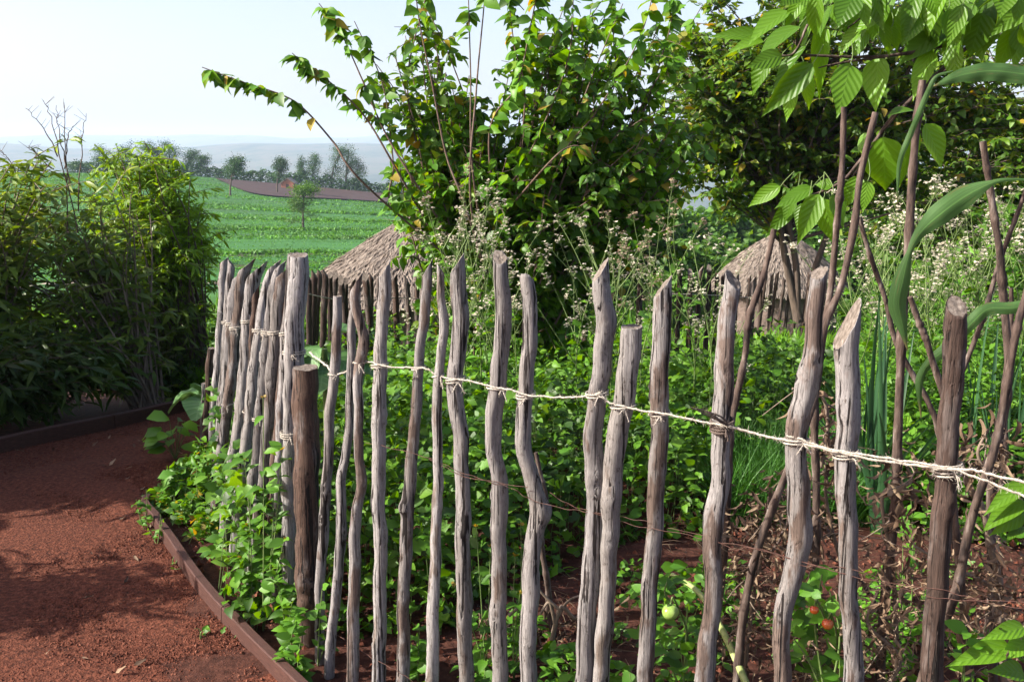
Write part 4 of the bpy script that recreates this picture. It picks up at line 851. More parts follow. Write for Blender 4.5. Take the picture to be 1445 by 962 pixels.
# small trunked bush behind
t0 = P(778, 495, 8.6); t0[2] = Hs(t0[0], 8.6)
shrub('small_tree', 'dark small tree with a short brown trunk behind the middle of the fence', 'tree', t0, [E(800, 330, 8.6, 110, .6, 70), E(900, 330, 8.8, 90, .6, 60), E(690, 350, 8.4, 60, .5, 50)], 110, ['darkherb', 'yellowleaf'], OVAL, .10, .035, bark='trunk', r0=.014, side=4, sidelen=.4, droop=-.5, leafstart=.35,
      trunk=[t0 - [0, 0, .1], t0 + [.02, 0, .5], t0 + [.08, 0, .9], t0 + [.1, 0, 1.2]], yellow=.03, stemname='trunk')
# big dense tree on the right
YT = 11.5
tb = P(1120, 445, YT); tb[2] = Hs(tb[0], YT)
tree = shrub('dense_tree', 'large dense dark tree filling the upper right behind the flowering stems', 'tree', tb,
      [E(960, 150, YT, 90, .9, 110), E(1010, 110, YT, 110, .9, 120), E(1100, 60, YT, 150, 1.2, 90), E(1250, 60, YT + .3, 170, 1.2, 100), E(1330, 200, YT + .3, 170, 1.1, 90), E(1130, 190, YT, 150, 1.0, 75), E(980, 250, YT - .3, 80, .7, 50), E(1040, 20, YT, 90, .8, 60), E(1420, 90, YT, 120, 1.0, 130), E(1200, 230, YT + .2, 110, .8, 50)],
      300, ['dense', 'yellowleaf'], OVAL, .105, .031, bark='trunk', r0=.016, side=7, sidelen=.6, droop=-.3, leafstart=.4, arch=.1, yellow=.035, stemname='branches',
      trunk=[P(1125, 450, YT), P(1112, 380, YT), P(1098, 300, YT), P(1100, 200, YT), P(1130, 60, YT)])
mb = MB()
for pts in [[(1128, 450), (1112, 385), (1100, 300), (1096, 230), (1090, 120)], [(1125, 455), (1124, 380), (1112, 300), (1116, 200), (1122, 90)], [(1136, 455), (1150, 380), (1190, 280), (1240, 200), (1290, 80)], [(1100, 320), (1060, 240), (1030, 160), (1000, 60)]]:
    q = spline([P(a, b_, YT - .1) for a, b_ in pts], 30); tube(mb, q, np.linspace(.045, .02, 30), 8, rough=.04)
mb.build('trunk', M['trunk'], tree)
# second crown at far right, darker
tb = P(1480, 470, 14); tb[2] = Hs(tb[0], 14)
shrub('shade_tree', 'shady tree crown at the right edge behind the maize leaves', 'tree', tb, [E(1400, 240, 14, 130, 1.2, 110), E(1250, 300, 14.5, 120, 1, 60), E(1480, 120, 14, 130, 1, 140)], 130, 'dense', OVAL, .13, .045, bark='trunk', r0=.02, side=6, sidelen=.7, leafstart=.4, arch=.1, trunk=[tb, tb + [-.1, 0, 1.2], tb + [-.3, 0, 2.4], tb + [-.3, 0, 3.4]], stemname='trunk')
# dark hedge bushes behind the bed so that gaps do not show the slope
shrub('leafy_bush', 'leafy green bush behind the rocket flowers at the right edge', 'bush', (4.2, 8.3, hg(4.2, 8.3)), [((4.1, 8.2, .55), (1.1, .6, .5)), ((4.5, 8.2, .9), (.9, .6, .6))], 150, ['herb', 'darkherb'], OVAL, .085, .03, r0=.006, side=5, sidelen=.35, leafstart=.25)

# ================================================================== GARDEN GREENS (stuff)
def carpet(name, label, mat, n, fx, hfun, size, tpls, updir=.35, clumps=1.0, cat='plants', mats=None, mifun=None, droop=0):
    """n leaves over positions given by fx(n)->x,y ; hfun(x,y)->height of canopy"""
    x, y = fx(n); h = hfun(x, y); u = rng.uniform(0, 1, len(x)) ** .55; z = H(x, y) + h * u
    ok = h > .03; x, y, z, h = x[ok], y[ok], z[ok], h[ok]; n = len(x)
    mb = MB(); d = rdir(n, updir); nor = nrm(np.array([-.3, -.35, .9]) + .5 * rng.standard_normal((n, 3)))
    leaves(mb, np.stack([x, y, z], -1), d, nor, size * rng.uniform(.5, 1.35, n), tpls, mifun(x, y, z) if mifun else 0)
    # stems
    k = n // 14; s = rng.integers(0, n, k); v0 = np.stack([x[s] + rng.normal(0, .03, k), y[s] + rng.normal(0, .03, k), H(x[s], y[s])], -1); v1 = np.stack([x[s], y[s], z[s]], -1); w = np.array([.0018, 0, 0])
    v = np.stack([v0 - w, v0 + w, v1 + w * .6, v1 - w * .6], 1).reshape(-1, 3); mt = mats or [mat]
    mb.add(v, np.arange(k * 4).reshape(-1, 4), len(mt))
    return tag(mb.build(name, [M[q] for q in mt] + [M['stem']]), label, cat, kind='stuff')
def nz(x, y, s, o=0.):
    return np.sin(x * s * 1.7 + o) * np.sin(y * s * 1.3 + o * 2 + 1.5 * np.sin(x * s * .9)) * .5 + .5 * np.sin(x * s * 3.9 + y * s * 2.7 + o) * np.sin(y * s * 4.6 - x * s * 2.1)
def bed(n):
    y = 3.3 + 6.2 * rng.uniform(0, 1, n) ** .95; x = rng.uniform(-.31 * y, .62 * y, n); return x, y
def bedh(x, y):
    px = 722.5 + FPX * x / y / cp * .98
    start = np.interp(px, [380, 480, 620, 720, 820, 900, 1000, 1150, 1300, 1445], [3.25, 3.25, 3.3, 3.6, 3.95, 4.15, 4.2, 4.5, 4.2, 4.1])
    h = .44 + .15 * nz(x, y, 2.2) + .08 * nz(x, y, 6.1, 2.) + .10 * sm(0, 1.5, y - start)
    h = h * sm(-.02, .3, y - start)
    patch = np.exp(-((x - .35) / .28) ** 2 - ((y - 8.2) / .6) ** 2)
    h = h * (1 - .95 * patch)
    h = h * (1 - .55 * sm(6.8, 8, y) * (px > 560))
    h = h * np.where((px > 1040) & (px < 1260) & (y < 5.4), .12, 1.0)
    return h
carpet('garden_greens', 'dense leafy salad greens and weeds filling the garden bed', 'herb', 52000, bed, bedh, .062, OVAL + LOBED, .3, mats=['herb', 'darkherb', 'weed'],
       mifun=lambda x, y, z: np.where(nz(x, y, 1.4, 1.) + .5 * rng.standard_normal(len(x)) < -.6, 1, np.where(nz(x, y, 1.9, 4.) + .4 * rng.standard_normal(len(x)) > .35, 2, 0)), cat='salad greens')
carpet('tall_weeds', 'taller clumps of leafy weeds and vegetables standing above the salad greens', 'weed', 22000, bed, lambda x, y: np.where(y > 4.7, .92, 0) * np.clip(nz(x, y, 1.7, 3.1) + .05, 0, .8) ** .6 * (1 - .7 * ((x > .9) & (y > 7))) , .06, LANCE + OVAL + LEAFY, .3, mats=['weed', 'herb', 'lime'], mifun=lambda x, y, z: (nz(x, y, 1.1, .3) * 1.5 + 1.2 + .3 * rng.standard_normal(len(x))).clip(0, 2).astype(int), cat='weeds')
# right-hand bed: taller
def bed2(n): y = rng.uniform(4.6, 8.2, n); x = rng.uniform(.345 * y, .62 * y, n); return x, y
carpet('flowering_bed', 'taller mass of pale leafy herbs under the white flowers on the right', 'weed', 30000, bed2, lambda x, y: .62 + .14 * nz(x, y, 2.7) + .08 * (y - 4.5), .05, LANCE + SMALL, .5, mats=['weed', 'herb'], mifun=lambda x, y, z: (rng.uniform(0, 1, len(x)) < .5).astype(int), cat='herbs')
# weeds outside the fence along the edging
def outw(n):
    t = rng.uniform(0, 1, n); y = 2.95 + 3.4 * t; fx = np.interp(y, [2.6, 3.2, 3.55, 4.1, 4.5, 5.0, 6.5], [-.55, -.72, -.80, -1.08, -1.28, -1.5, -1.7]); ex = np.interp(y, edgeR[:, 1], edgeR[:, 0]); x = ex + (fx + .25 - ex) * rng.uniform(-.02, 1.05, n); return x, y
def outh(x, y):
    ex = np.interp(y, edgeR[:, 1], edgeR[:, 0]); return (.30 + .10 * nz(x, y, 4.)) * sm(4.1, 4.8, y + .35 * nz(x, y, 5)) * (sm(-.06, .3, x - ex + .16 * sm(4.4, 5.2, y))) * (1 - .3 * sm(5, 6.3, y))
carpet('verge_weeds', 'bright green weeds spilling over the edging outside the fence', 'weed', 17000, outw, outh, .046, OVAL + LANCE + OVAL + LOBED, .3, cat='weeds', mats=['weed', 'herb', 'yellowleaf'], mifun=lambda x, y, z: np.where(rng.uniform(0, 1, len(x)) < .03 + .10 * ((z < .14) & (y < 4.9)), 2, (rng.uniform(0, 1, len(x)) < .3).astype(int)))
# low creeping weeds at the foot of the fence
def foot(n): y = rng.uniform(2.2, 3.9, n); px = rng.uniform(380, 1445, n); x = (px - 722.5) / FPX * y; return x, y
carpet('creeping_weeds', 'patches of small weeds on the red soil at the foot of the stakes', 'weed', 9000, foot, lambda x, y: .16 * np.clip(nz(x, y, 3.2, .7) + .03 - .12 * (x > .9) - .9 * (x < -.3), 0, 1) ** .8, .042, OVAL, .4, cat='weeds')
# grass on slope
def gr(n): y = 7.7 + 7 * rng.uniform(0, 1, n) ** 1.3; x = rng.uniform(-.36 * y, -.14 * y, n); return x, y
x, y = gr(26000); mb = MB(); n = len(x)
leaves(mb, np.stack([x, y, H(x, y) - .01], -1), rdir(n, 2.2), rdir(n), .22 * rng.uniform(.5, 1.4, n) * (1 + .3 * nz(x, y, 1.3)), [leaf_tpl([.035, .03, .004], .3, .35), leaf_tpl([.035, .03, .004], .3, .8)])
x = rng.uniform(-7, 12, 40000); y = 14 * (45 / 14.) ** rng.uniform(0, 1, 40000); x = x * y / 14; n = len(x)
leaves(mb, np.stack([x, y, H(x, y) - .01], -1), rdir(n, 2.0), rdir(n), .018 * y * rng.uniform(.6, 1.5, n), [leaf_tpl([.06, .05, .01], .3, .35)])
tag(mb.build('slope_grass', M['grass']), 'bright green grass covering the slope below the garden', 'grass', kind='stuff')
# chive / onion patch
mb = MB(); n = 9000; y = rng.uniform(4.35, 5.3, n); px = rng.uniform(1035, 1265, n); x = (px - 722.5) / FPX * y * cp
dr = rdir(n, 2.6); leaves(mb, np.stack([x, y, H(x, y)], -1), dr, rdir(n), .34 * rng.uniform(.6, 1.15, n), [leaf_tpl([.009, .009, .006, .002], .5, .25), leaf_tpl([.009, .009, .006, .002], .5, .7)])
tag(mb.build('chive_patch', M['chive']), 'fine upright chive leaves in a patch behind the leaning stakes', 'chives', kind='stuff')

# ================================================================== INDIVIDUAL PLANTS
# flowering rocket plants
def rocket(seed, h=1.0, dry=False):
    rg = np.random.default_rng(seed); root = thing('flowering_rocket', (0, 0, -50), 'x', 'flower', 'g'); sb = MB(); lb = MB(); fb = MB(); o = np.array([0, 0, -50.])
    ends = []
    main = spline([o, o + [rg.normal(0, .03), rg.normal(0, .03), h * .5], o + [rg.normal(0, .08), rg.normal(0, .08), h]], 24); tube(sb, main, np.linspace(.004, .0015, 24), 5); ends.append(main)
    for k in range(6):
        a = main[rg.integers(9, 20)]; d = nrm(np.array([rg.normal(), rg.normal(), 2.6])); L = rg.uniform(.25, .45) * h; q = bez(a, a + d * L * .5 + rdir(1, 0)[0] * .04, a + d * L, 12); tube(sb, q, np.linspace(.0025, .001, 12), 4); ends.append(q)
    LP = []; LD = []
    for k in range(46): u = rg.uniform(.05, .8); LP.append(main[int(u * 23)]); LD.append(rdir(1, .5)[0])
    leaves(lb, np.array(LP), np.array(LD), rdir(len(LP), 1), .06 * rg.uniform(.4, 1.2, len(LP)), LOBED + LANCE)
    for q in ends:
        n = len(q); tip = q[int(n * .55):]
        for k in range(12):      # pods
            a = tip[rg.integers(0, len(tip))]; d = rdir(1, .8)[0] * .022; tube(sb, [a, a + d], [.0006, .001], 3, cap=False)
        fb = MB(); c = q[-1] + rg.normal(0, .011, (9, 3)) * [1, 1, 1.5] - [0, 0, .006]
        for p in c:
            tube(sb, [q[-2], p], [.0005, .0005], 3, cap=False)
            a0 = rdir(4, .25); leaves(fb, np.repeat(p[None], 4, 0), a0, rdir(4, 1.5), np.full(4, .0095), [leaf_tpl([.2, .38, .3], 0, .1)])
        fb.build('flower_head', M['flower'] if not dry else M['seedhead'], root, origin=o)
    sb.build('stem', M['stem'], root, origin=o); lb.build('leaves', M['weed'], root, origin=o); return root
protos = [rocket(200 + k, 1.0, k == 1) for k in range(5)]
usedp = set()
def place_rocket(px, py, Y, label, group, k):
    top = P(px, py, Y); g = Hs(top[0], Y); sc = max(.3, top[2] - g); p = protos[k]
    if k not in usedp:
        usedp.add(k); p.location = (top[0], Y, g); p.scale = (sc,) * 3; p.rotation_euler = (0, 0, rng.uniform(0, 6)); p['label'] = label; p['group'] = group
    else:
        c_ = copy_thing(p, (top[0], Y, g), rng.uniform(0, 6), sc, label); c_['group'] = group
for k in range(20):
    px = rng.uniform(625, 925); place_rocket(px, rng.uniform(285, 385) + (0 if px < 760 else 15), rng.uniform(4.9, 6.0), 'one of the tall bolting stems with small pale flower heads just behind the middle stakes', 'flowering stems behind the middle of the fence', int(rng.integers(0, 4)))
for k in range(27):
    px = rng.uniform(1215, 1450); place_rocket(px, rng.uniform(238, 350) + (1450 - px) * .12, rng.uniform(4.9, 6.6), 'one of the tall white-flowered stems massed behind the dark round-topped stake on the right', 'white-flowered stems on the right', [4, 4, 2, 4][k % 4] if 2 in usedp else 4)
for k in range(7):
    px = rng.uniform(935, 1030); place_rocket(px, rng.uniform(330, 420), rng.uniform(5.2, 6.4), 'one of the sparse flower stems between the small tree and the right hut', 'sparse flower stems in the middle right', int(rng.integers(2, 5)))

# ---- support sticks
def stick(label, pts, w, Y, bark='bark', branches=(), name='support_stick', Y2=None, group='support sticks in the garden bed'):
    n = 130; k = len(pts); Ys = np.linspace(Y if Y2 is None else Y2, Y, k)
    q3 = [P(a, b_, yy_) for (a, b_), yy_ in zip(pts, Ys)]; g = Hs(q3[-1][0], q3[-1][1])
    if branches is not None and q3[-1][2] > g and name == 'support_stick':
        d = nrm(q3[-1] - q3[-2]); d[2] = min(d[2], -.5); t = (q3[-1][2] - g + .05) / -d[2]; q3.append(q3[-1] + d * min(t, 1.5)); 
    q = spline(q3, n); q += .0035 * np.sin(np.arange(n)[:, None] * np.array([.13, .17, 0]) + len(label)); root = thing(name, q[-1], label, 'stick', group)
    r = np.linspace(.74, 1.1, n) * w * Y / FPX / 2; nod = 1 + .22 * np.exp(-((np.arange(n)[:, None] - rng.uniform(4, 126, 9)[None]) / 1.6) ** 2).sum(1) + .05 * np.sin(np.arange(n) * .31 + Y * 9); mb = MB(); tube(mb, q, r * nod, 10, rough=.03); mb.build('shaft', M[bark], root)
    for bpts, bw in branches:
        mb = MB(); qq = spline([P(a, b_, Y - .01) for a, b_ in bpts], 24); tube(mb, qq, np.linspace(bw * 1.1, bw * .5, 24) * Y / FPX / 2, 7, rough=.03); mb.build('side_branch', M[bark], root)
    return root
stick('thick brown cane rising highest, just left of the dark fluted stake', [(1303, 112), (1292, 200), (1283, 300), (1276, 420), (1272, 540), (1264, 650), (1258, 760), (1248, 870), (1240, 990)], 14, 2.75)
stick('long bent brown stick crossing behind two stakes from upper right to lower left', [(1236, 158), (1215, 250), (1206, 315), (1186, 400), (1164, 460), (1152, 560), (1120, 640), (1092, 705), (1068, 780), (1052, 860), (1040, 950)], 12, 2.75)
stick('slim upright stick running into the long bent stick', [(1190, 152), (1187, 240), (1184, 300), (1176, 380), (1165, 440), (1160, 480), (1150, 580), (1150, 700), (1150, 850)], 11, 2.85)
stick('short broken stick leaning behind the tall slant-cut stake', [(1091, 325), (1076, 395), (1058, 450), (1050, 500), (1038, 570), (1030, 640), (1022, 760), (1010, 900)], 11, 3.0)
stick('thin knotty stick leaning left to right behind the wide slant-topped stake', [(1214, 305), (1228, 360), (1248, 420), (1262, 470), (1285, 520), (1310, 570), (1328, 620), (1345, 740), (1360, 870)], 9, 3.0)
stick('smooth stick joining the dark fluted stake from the left', [(1285, 418), (1296, 455), (1312, 490), (1326, 540), (1340, 620), (1352, 760), (1360, 900)], 11, 2.6)
stick('knobbly dark stick leaning at the far right against the trees', [(1388, 198), (1397, 260), (1404, 320), (1413, 370), (1420, 440), (1421, 520), (1414, 600), (1400, 700), (1400, 860)], 12, 2.9)
stick('thin stick crossing to the right edge above the lower maize leaf', [(1447, 270), (1425, 330), (1412, 372), (1392, 430), (1368, 500), (1345, 580), (1330, 700), (1320, 900)], 8, 3.1)
stick('reddish stout stick leaning from the right edge down to the dark fluted stake', [(1452, 400), (1436, 460), (1425, 530), (1410, 600), (1390, 670), (1372, 740), (1352, 820), (1320, 900), (1298, 980)], 14, 2.5)
stick('short pale stick with a knob low behind the right edge stakes', [(1428, 405), (1427, 440), (1420, 520), (1418, 600), (1410, 700), (1400, 800)], 8, 3.3)
stick('dry twisted stem slanting down among withered leaves near the right edge', [(1355, 650), (1370, 690), (1392, 740), (1405, 800), (1412, 880)], 12, 2.8, 'bark_pale')
stick('pale slanting stick crossing behind the bent stake at its waist', [(1080, 790), (1110, 745), (1130, 700)], 6, 3.1, 'bark')
stick('thick dry stem low between the two bent stakes', [(755, 640), (770, 700), (765, 760), (772, 830), (782, 900)], 9, 3.3, 'bark')
# dead forked twig in the bed
root = thing('forked_twig', Gp(775, 950), 'dead pale forked twig standing on the soil behind the middle stakes', 'twig'); mb = MB()
for pts, w in [([(775, 958), (778, 910), (784, 880), (792, 855), (810, 872), (816, 868)], 9), ([(784, 880), (775, 850), (762, 866)], 7), ([(792, 862), (770, 842), (760, 830)], 6), ([(788, 868), (800, 850), (812, 842), (830, 838)], 5), ([(718, 868), (735, 856), (760, 852)], 6), ([(672, 940), (690, 905), (720, 880)], 5)]:
    tube(mb, spline([P(a, b_, 3.15) for a, b_ in pts], 16), np.linspace(w, w * .5, 16) * 3.15 / FPX / 2, 7, rough=.06)
mb.build('twig', M['bark_pale'], root)
# fallen green stalk
root = thing('fallen_stalk', Gp(1062, 985), 'thick pale green stalk lying slanted behind a curved stake', 'stalk'); mb = MB()
tube(mb, spline([P(948, 810, 3.1), P(985, 835, 3.0), P(1020, 890, 2.85), P(1062, 985, 2.65)], 30), np.linspace(.007, .012, 30), 8, rough=.02); mb.build('stalk', noisemat('pale_stalk', [(.3, (.2, .26, .07)), (.7, (.36, .40, .16))], 60, 3, .6, .3, .002), root)

# ---- dried withered plants
def withered(label, pts, Y, n, size=.06, spread=.05, mat='dry'):
    n = int(n * 1.7); size *= .68
    q = spline([P(a, b_, Y) for a, b_ in pts], 30); g = Hs(q[-1][0], q[-1][1]); root = thing('withered_plant', (q[-1][0], q[-1][1], g), label, 'dead plant'); mb = MB(); tube(mb, q, np.linspace(.004, .007, 30), 6, rough=.05)
    for k in range(8):
        a = q[rng.integers(2, 28)]; tube(mb, bez(a, a + rdir(1, 0)[0] * .08, a + rdir(1, -.7)[0] * .14, 6), np.linspace(.003, .0015, 6), 4)
    mb.build('stem', M['bark_pale'], root); lb = MB(); ii = rng.integers(0, 30, n); pos = q[ii] + rng.normal(0, spread, (n, 3)) * [1.3, 1, 1]; pos[:, 2] = np.maximum(pos[:, 2], g + .02)
    leaves(lb, pos, rdir(n, -1.1), rdir(n), size * rng.uniform(.4, 1.3, n), [leaf_tpl([.02, .15, .22, .12, .03], .9, .5, wave=.12, curl=.6), leaf_tpl([.02, .10, .2, .16, .02], 1.4, .9, wave=.15, curl=-.5), leaf_tpl([.02, .2, .12, .05], -.8, 1.0, wave=.1)])
    lb.build('withered_leaves', M[mat], root); return root
withered('heap of withered tomato vines around the slanting stick base', [(1085, 700), (1080, 760), (1065, 830), (1050, 950)], 2.85, 330, .055, .05)
withered('brown curled leaves hanging behind the bent stake above the twine', [(1118, 548), (1160, 560), (1168, 610), (1158, 660)], 2.9, 26, .09, .025)
withered('drooping dry leaves hanging between the two right stakes below the twine', [(1180, 640), (1165, 680), (1172, 740), (1190, 800)], 2.95, 60, .07, .05)
withered('dry papery leaves hanging from the brown cane', [(1270, 640), (1285, 680), (1245, 700), (1260, 800), (1265, 900)], 2.75, 90, .07, .05)
withered('pale curled dead leaves bunched at the right edge beside the twine', [(1395, 605), (1380, 640), (1400, 670), (1420, 640)], 2.75, 70, .075, .05)
withered('tangle of dead stems and leaves low in the right corner', [(1290, 770), (1340, 800), (1400, 830), (1430, 900)], 2.6, 380, .055, .09)
withered('dead leaves between the fluted stake and its neighbour, near the ground', [(1240, 830), (1225, 880), (1270, 930), (1235, 990)], 2.65, 170, .05, .06)
withered('dead vine heap on the soil under the mature tomatoes', [(1170, 900), (1160, 940), (1140, 980)], 2.75, 130, .05, .05)
withered('dry straw and dead stems on the soil behind the middle stakes', [(700, 880), (760, 900), (820, 930), (860, 880)], 3.3, 120, .05, .07)
# dead litter: thin straws on soil
mb = MB(); n = 900; y = rng.uniform(2.5, 4.4, n); px = rng.uniform(640, 1445, n); x = (px - 722.5) / FPX * y; z = H(x, y) + rng.uniform(.01, .05, n)
d = rdir(n, .05); v0 = np.stack([x, y, z], -1); ln = rng.uniform(.03, .16, n)
for k in range(n): tube(mb, [v0[k], v0[k] + d[k] * ln[k] * .5 + [0, 0, .008], v0[k] + d[k] * ln[k]], .0011, 3, cap=False)
tag(mb.build('straw_litter', M['dry']), 'dry straw litter strewn on the red soil under the plants', 'litter', kind='stuff')

# ---- tomatoes
def tomato_plant(label, base, fruits, nl, Y, leafm='weed', extra=()):
    g = Gp(*base); g[2] = Hs(g[0], g[1]); root = thing('tomato_plant', g, label, 'tomato plant'); mb = MB(); lb = MB(); LP = []
    for (px, py, r, m) in fruits:
        c = P(px, py, Y - .10); t = spline([g, (g + c) / 2 + [.03, 0, .04], c + [.01, 0, r * 1.6], c + [0, 0, r * .95]], 20); tube(mb, t, np.linspace(.005, .002, 20), 5); LP.append(t)
        fb = MB(); th = np.linspace(0, np.pi, 14); ph = np.linspace(0, 6.283, 24, endpoint=False)
        T, Q = np.meshgrid(th, ph, indexing='ij'); rr = r * (1 + .03 * np.cos(5 * Q) * np.sin(T)); prof = np.cos(T) * .92 - .14 * np.exp(-(T / .35) ** 2)
        v = np.stack([c[0] + rr * np.sin(T) * np.cos(Q), c[1] + rr * np.sin(T) * np.sin(Q), c[2] + r * prof], -1).reshape(-1, 3); i = np.arange(13)[:, None] * 24; j = np.arange(24)[None, :]; k = (j + 1) % 24
        fb.add(v, np.stack([i + j, i + 24 + j, i + 24 + k, i + k], -1).reshape(-1, 4)); fo = fb.build('tomato', M[m], root, origin=c)
        cb = MB(); leaves(cb, np.repeat((c + [0, 0, r * .8])[None], 5, 0), np.stack([np.cos(np.arange(5) * 1.257), np.sin(np.arange(5) * 1.257), np.full(5, .1)], -1), np.tile([0, 0, 1.], (5, 1)), np.full(5, r * .95), [leaf_tpl([.12, .13, .02], .1, .4)]); cb.build('calyx', M['weed'], fo, origin=c)
    for pts in extra: t = spline([P(a, b_, Y) for a, b_ in pts], 20); tube(mb, t, np.linspace(.004, .002, 20), 5); LP.append(t)
    LP = np.concatenate(LP); ii = rng.integers(3, len(LP), nl); pos = LP[ii] + rng.normal(0, .02, (nl, 3)); pos[:, 2] = np.maximum(pos[:, 2], g[2] + .02); pos[:, 1] += .03 + .05 * rng.random(nl)
    for fr_ in fruits:
        fc = P(fr_[0], fr_[1], Y - .1); hit = (np.hypot(pos[:, 0] - fc[0], pos[:, 2] - fc[2]) < fr_[2] * 2.2); pos[hit, 1] += .10; pos[hit, 2] -= .05
    leaves(lb, pos, rdir(nl, .1), nrm(np.array([-.3, -.7, .8]) + .4 * rng.standard_normal((nl, 3))), .06 * rng.uniform(.6, 1.3, nl), OVAL); mb.build('stem', M['stem'], root); lb.build('leaves', M[leafm], root); return root
tomato_plant('tomato plant with one round unripe green tomato behind the slant-cut stake', (965, 960), [(946, 863, .0255, 'tom_green')], 60, 2.85, extra=[[(965, 960), (968, 900), (970, 855)], [(955, 960), (940, 920), (930, 905)], [(948, 850), (938, 835), (945, 812)], [(980, 960), (1000, 930), (985, 905)]])
tomato_plant('tomato plant with two small ripe red tomatoes behind the leaning stake', (1165, 985), [(1149, 860, .0125, 'tom_red'), (1168, 880, .016, 'tom_orange')], 80, 2.62, extra=[[(1165, 985), (1140, 930), (1120, 900)], [(1170, 985), (1185, 900), (1170, 830)], [(1165, 985), (1150, 880), (1160, 810)]])

# ---- cabbage
def cabbage(label, px, py, Y, n, size):
    c = P(px, py, Y); g = Hs(c[0], Y); root = thing('cabbage', (c[0], Y, g), label, 'cabbage'); mb = MB(); tube(mb, [(c[0], Y, g), (c[0], Y, (g + c[2]) / 2), (c[0], Y, c[2])], [.02, .018, .012], 8); mb.build('stalk', M['stem'], root)
    for k in range(n):
        a = k * 2.4; d = np.array([math.cos(a), math.sin(a), .5 - .12 * k % .9]); lb = MB(); st = np.array([c[0], Y, c[2] - .12 + .02 * k])
        leaves(lb, [st + nrm(d) * .03], [d], [[-.3 * d[0], -.3 * d[1], 1]], [size], [leaf_tpl([.04, .3, .44, .48, .40, .15], .35, .6, wave=.06)]); lb.build('leaf', M['cabbage'], root)
cabbage('blue-green cabbage behind the thick corner stake', 458, 492, 4.2, 9, .20)
cabbage('collard plant with large leaves low outside the left end of the fence', 287, 545, 5.6, 7, .2)

# ---- broad leaves on a branch, upper right (tree)
BIGL = [leaf_tpl([.01, .20, .30, .33, .30, .23, .13, .04, .003], .28, .22, ys=[0, .08, .2, .34, .48, .62, .77, .91, 1]), leaf_tpl([.01, .20, .30, .33, .30, .23, .13, .04, .003], .45, .35, curl=.12, ys=[0, .08, .2, .34, .48, .62, .77, .91, 1]), leaf_tpl([.01, .20, .30, .33, .30, .23, .13, .04, .003], .15, .15, wave=.03, curl=-.1, ys=[0, .08, .2, .34, .48, .62, .77, .91, 1])]
tr_ = P(1560, 700, 3.3); tr_[2] = Hs(tr_[0], tr_[1])
root = thing('broad_leaf_tree', tr_, 'tree branch with large veined drooping leaves hanging into the upper right corner', 'tree')
mb = MB(); YL = 3.0
tube(mb, spline([tr_, P(1570, 400, 3.3), P(1540, 150, 3.2), P(1500, 20, 3.1)], 30), np.linspace(.035, .02, 30), 8, rough=.04); mb.build('trunk', M['bark_pale'], root)
mb = MB()
for pts, w in [([(1500, 20), (1445, 30), (1400, 45), (1330, 65), (1240, 80), (1130, 78)], 8), ([(1490, -10), (1400, 40), (1330, 98), (1262, 165), (1215, 225), (1182, 260), (1120, 285)], 7), ([(1445, 30), (1350, 20), (1240, -10), (1160, 10)], 6), ([(1290, 75), (1220, 84), (1180, 90), (1155, 96)], 4), ([(1270, 150), (1240, 190), (1200, 255)], 4), ([(1240, 0), (1215, 25), (1190, 42), (1165, 40)], 3), ([(1140, 35), (1120, 75), (1095, 78)], 4)]:
    tube(mb, spline([P(a, b_, YL + .02) for a, b_ in pts], 24), np.linspace(w, w * .45, 24) * YL / FPX / 2, 6, rough=.04)
mb.build('branch', M['bark'], root)
L = [(360, 50, 170, 170, 100), (420, 10, 340, 120, 60), (480, 20, 410, 110, 60), (410, 120, 200, 250, 110), (290, 240, 170, 430, 90), (330, 250, 180, 300, 80), (440, 210, 260, 400, 80), (470, 290, 240, 520, 110), (380, 390, 350, 550, 60), (430, 330, 470, 500, 70), (520, 110, 490, 440, 80), (640, 290, 590, 520, 120), (770, 260, 740, 500, 115), (690, 130, 575, 235, 70), (720, 140, 640, 270, 70), (780, 100, 830, 260, 50), (830, 120, 840, 210, 50), (880, 80, 900, 190, 40), (1060, 120, 890, 110, 70), (1070, 130, 850, 260, 140), (1010, 230, 920, 440, 90), (1110, 190, 1110, 390, 85), (1070, 70, 910, 60, 100), (1240, 60, 1180, 260, 130), (1200, 20, 1100, 130, 90), (1380, 10, 1290, 90, 90), (1427, 40, 1380, 180, 110), (240, 160, 0, 150, 60), (250, 190, 80, 210, 60), (940, 560, 870, 870, 60), (980, 560, 1080, 760, 110), (790, 620, 800, 890, 190), (720, 600, 670, 690, 60), (930, 500, 810, 500, 90),
     (560, -40, 480, 60, 90), (600, -30, 640, 60, 80), (650, 30, 590, 130, 70), (1000, -30, 1060, 90, 90), (1130, -30, 1080, 70, 110), (1250, -40, 1270, 110, 110), (1340, -40, 1330, 60, 110), (1427, 60, 1500, 200, 120), (1160, 40, 1130, 190, 100), (760, -20, 800, 80, 60), (500, -40, 400, 20, 80), (400, -50, 330, 20, 90), (1300, 120, 1230, 230, 90), (1400, 130, 1440, 260, 100)]
for k in range(46):
    a = rng.uniform(480, 1460); b_ = rng.uniform(-80, 130 if a > 900 else 60); an = rng.normal(1.9, .5); ll = rng.uniform(130, 230); L.append((a, b_, a + ll * math.cos(an), b_ + ll * math.sin(an), rng.uniform(70, 115)))
L = [(1000 + a / 3.207, b_ / 3.207, 1000 + c_ / 3.207, d_ / 3.207, e_ * 1.1 / 3.207) for a, b_, c_, d_, e_ in L]
L2 = [(325, 75, 165, 160, 80), (470, 80, 300, 160, 85), (390, 140, 265, 300, 80), (500, 110, 400, 330, 110), (520, 130, 570, 340, 110), (560, 70, 480, 60, 60), (690, 30, 600, 180, 90), (720, 50, 700, 190, 70), (390, 110, 330, 240, 70), (440, 150, 380, 270, 60), (560, 110, 620, 260, 80)]
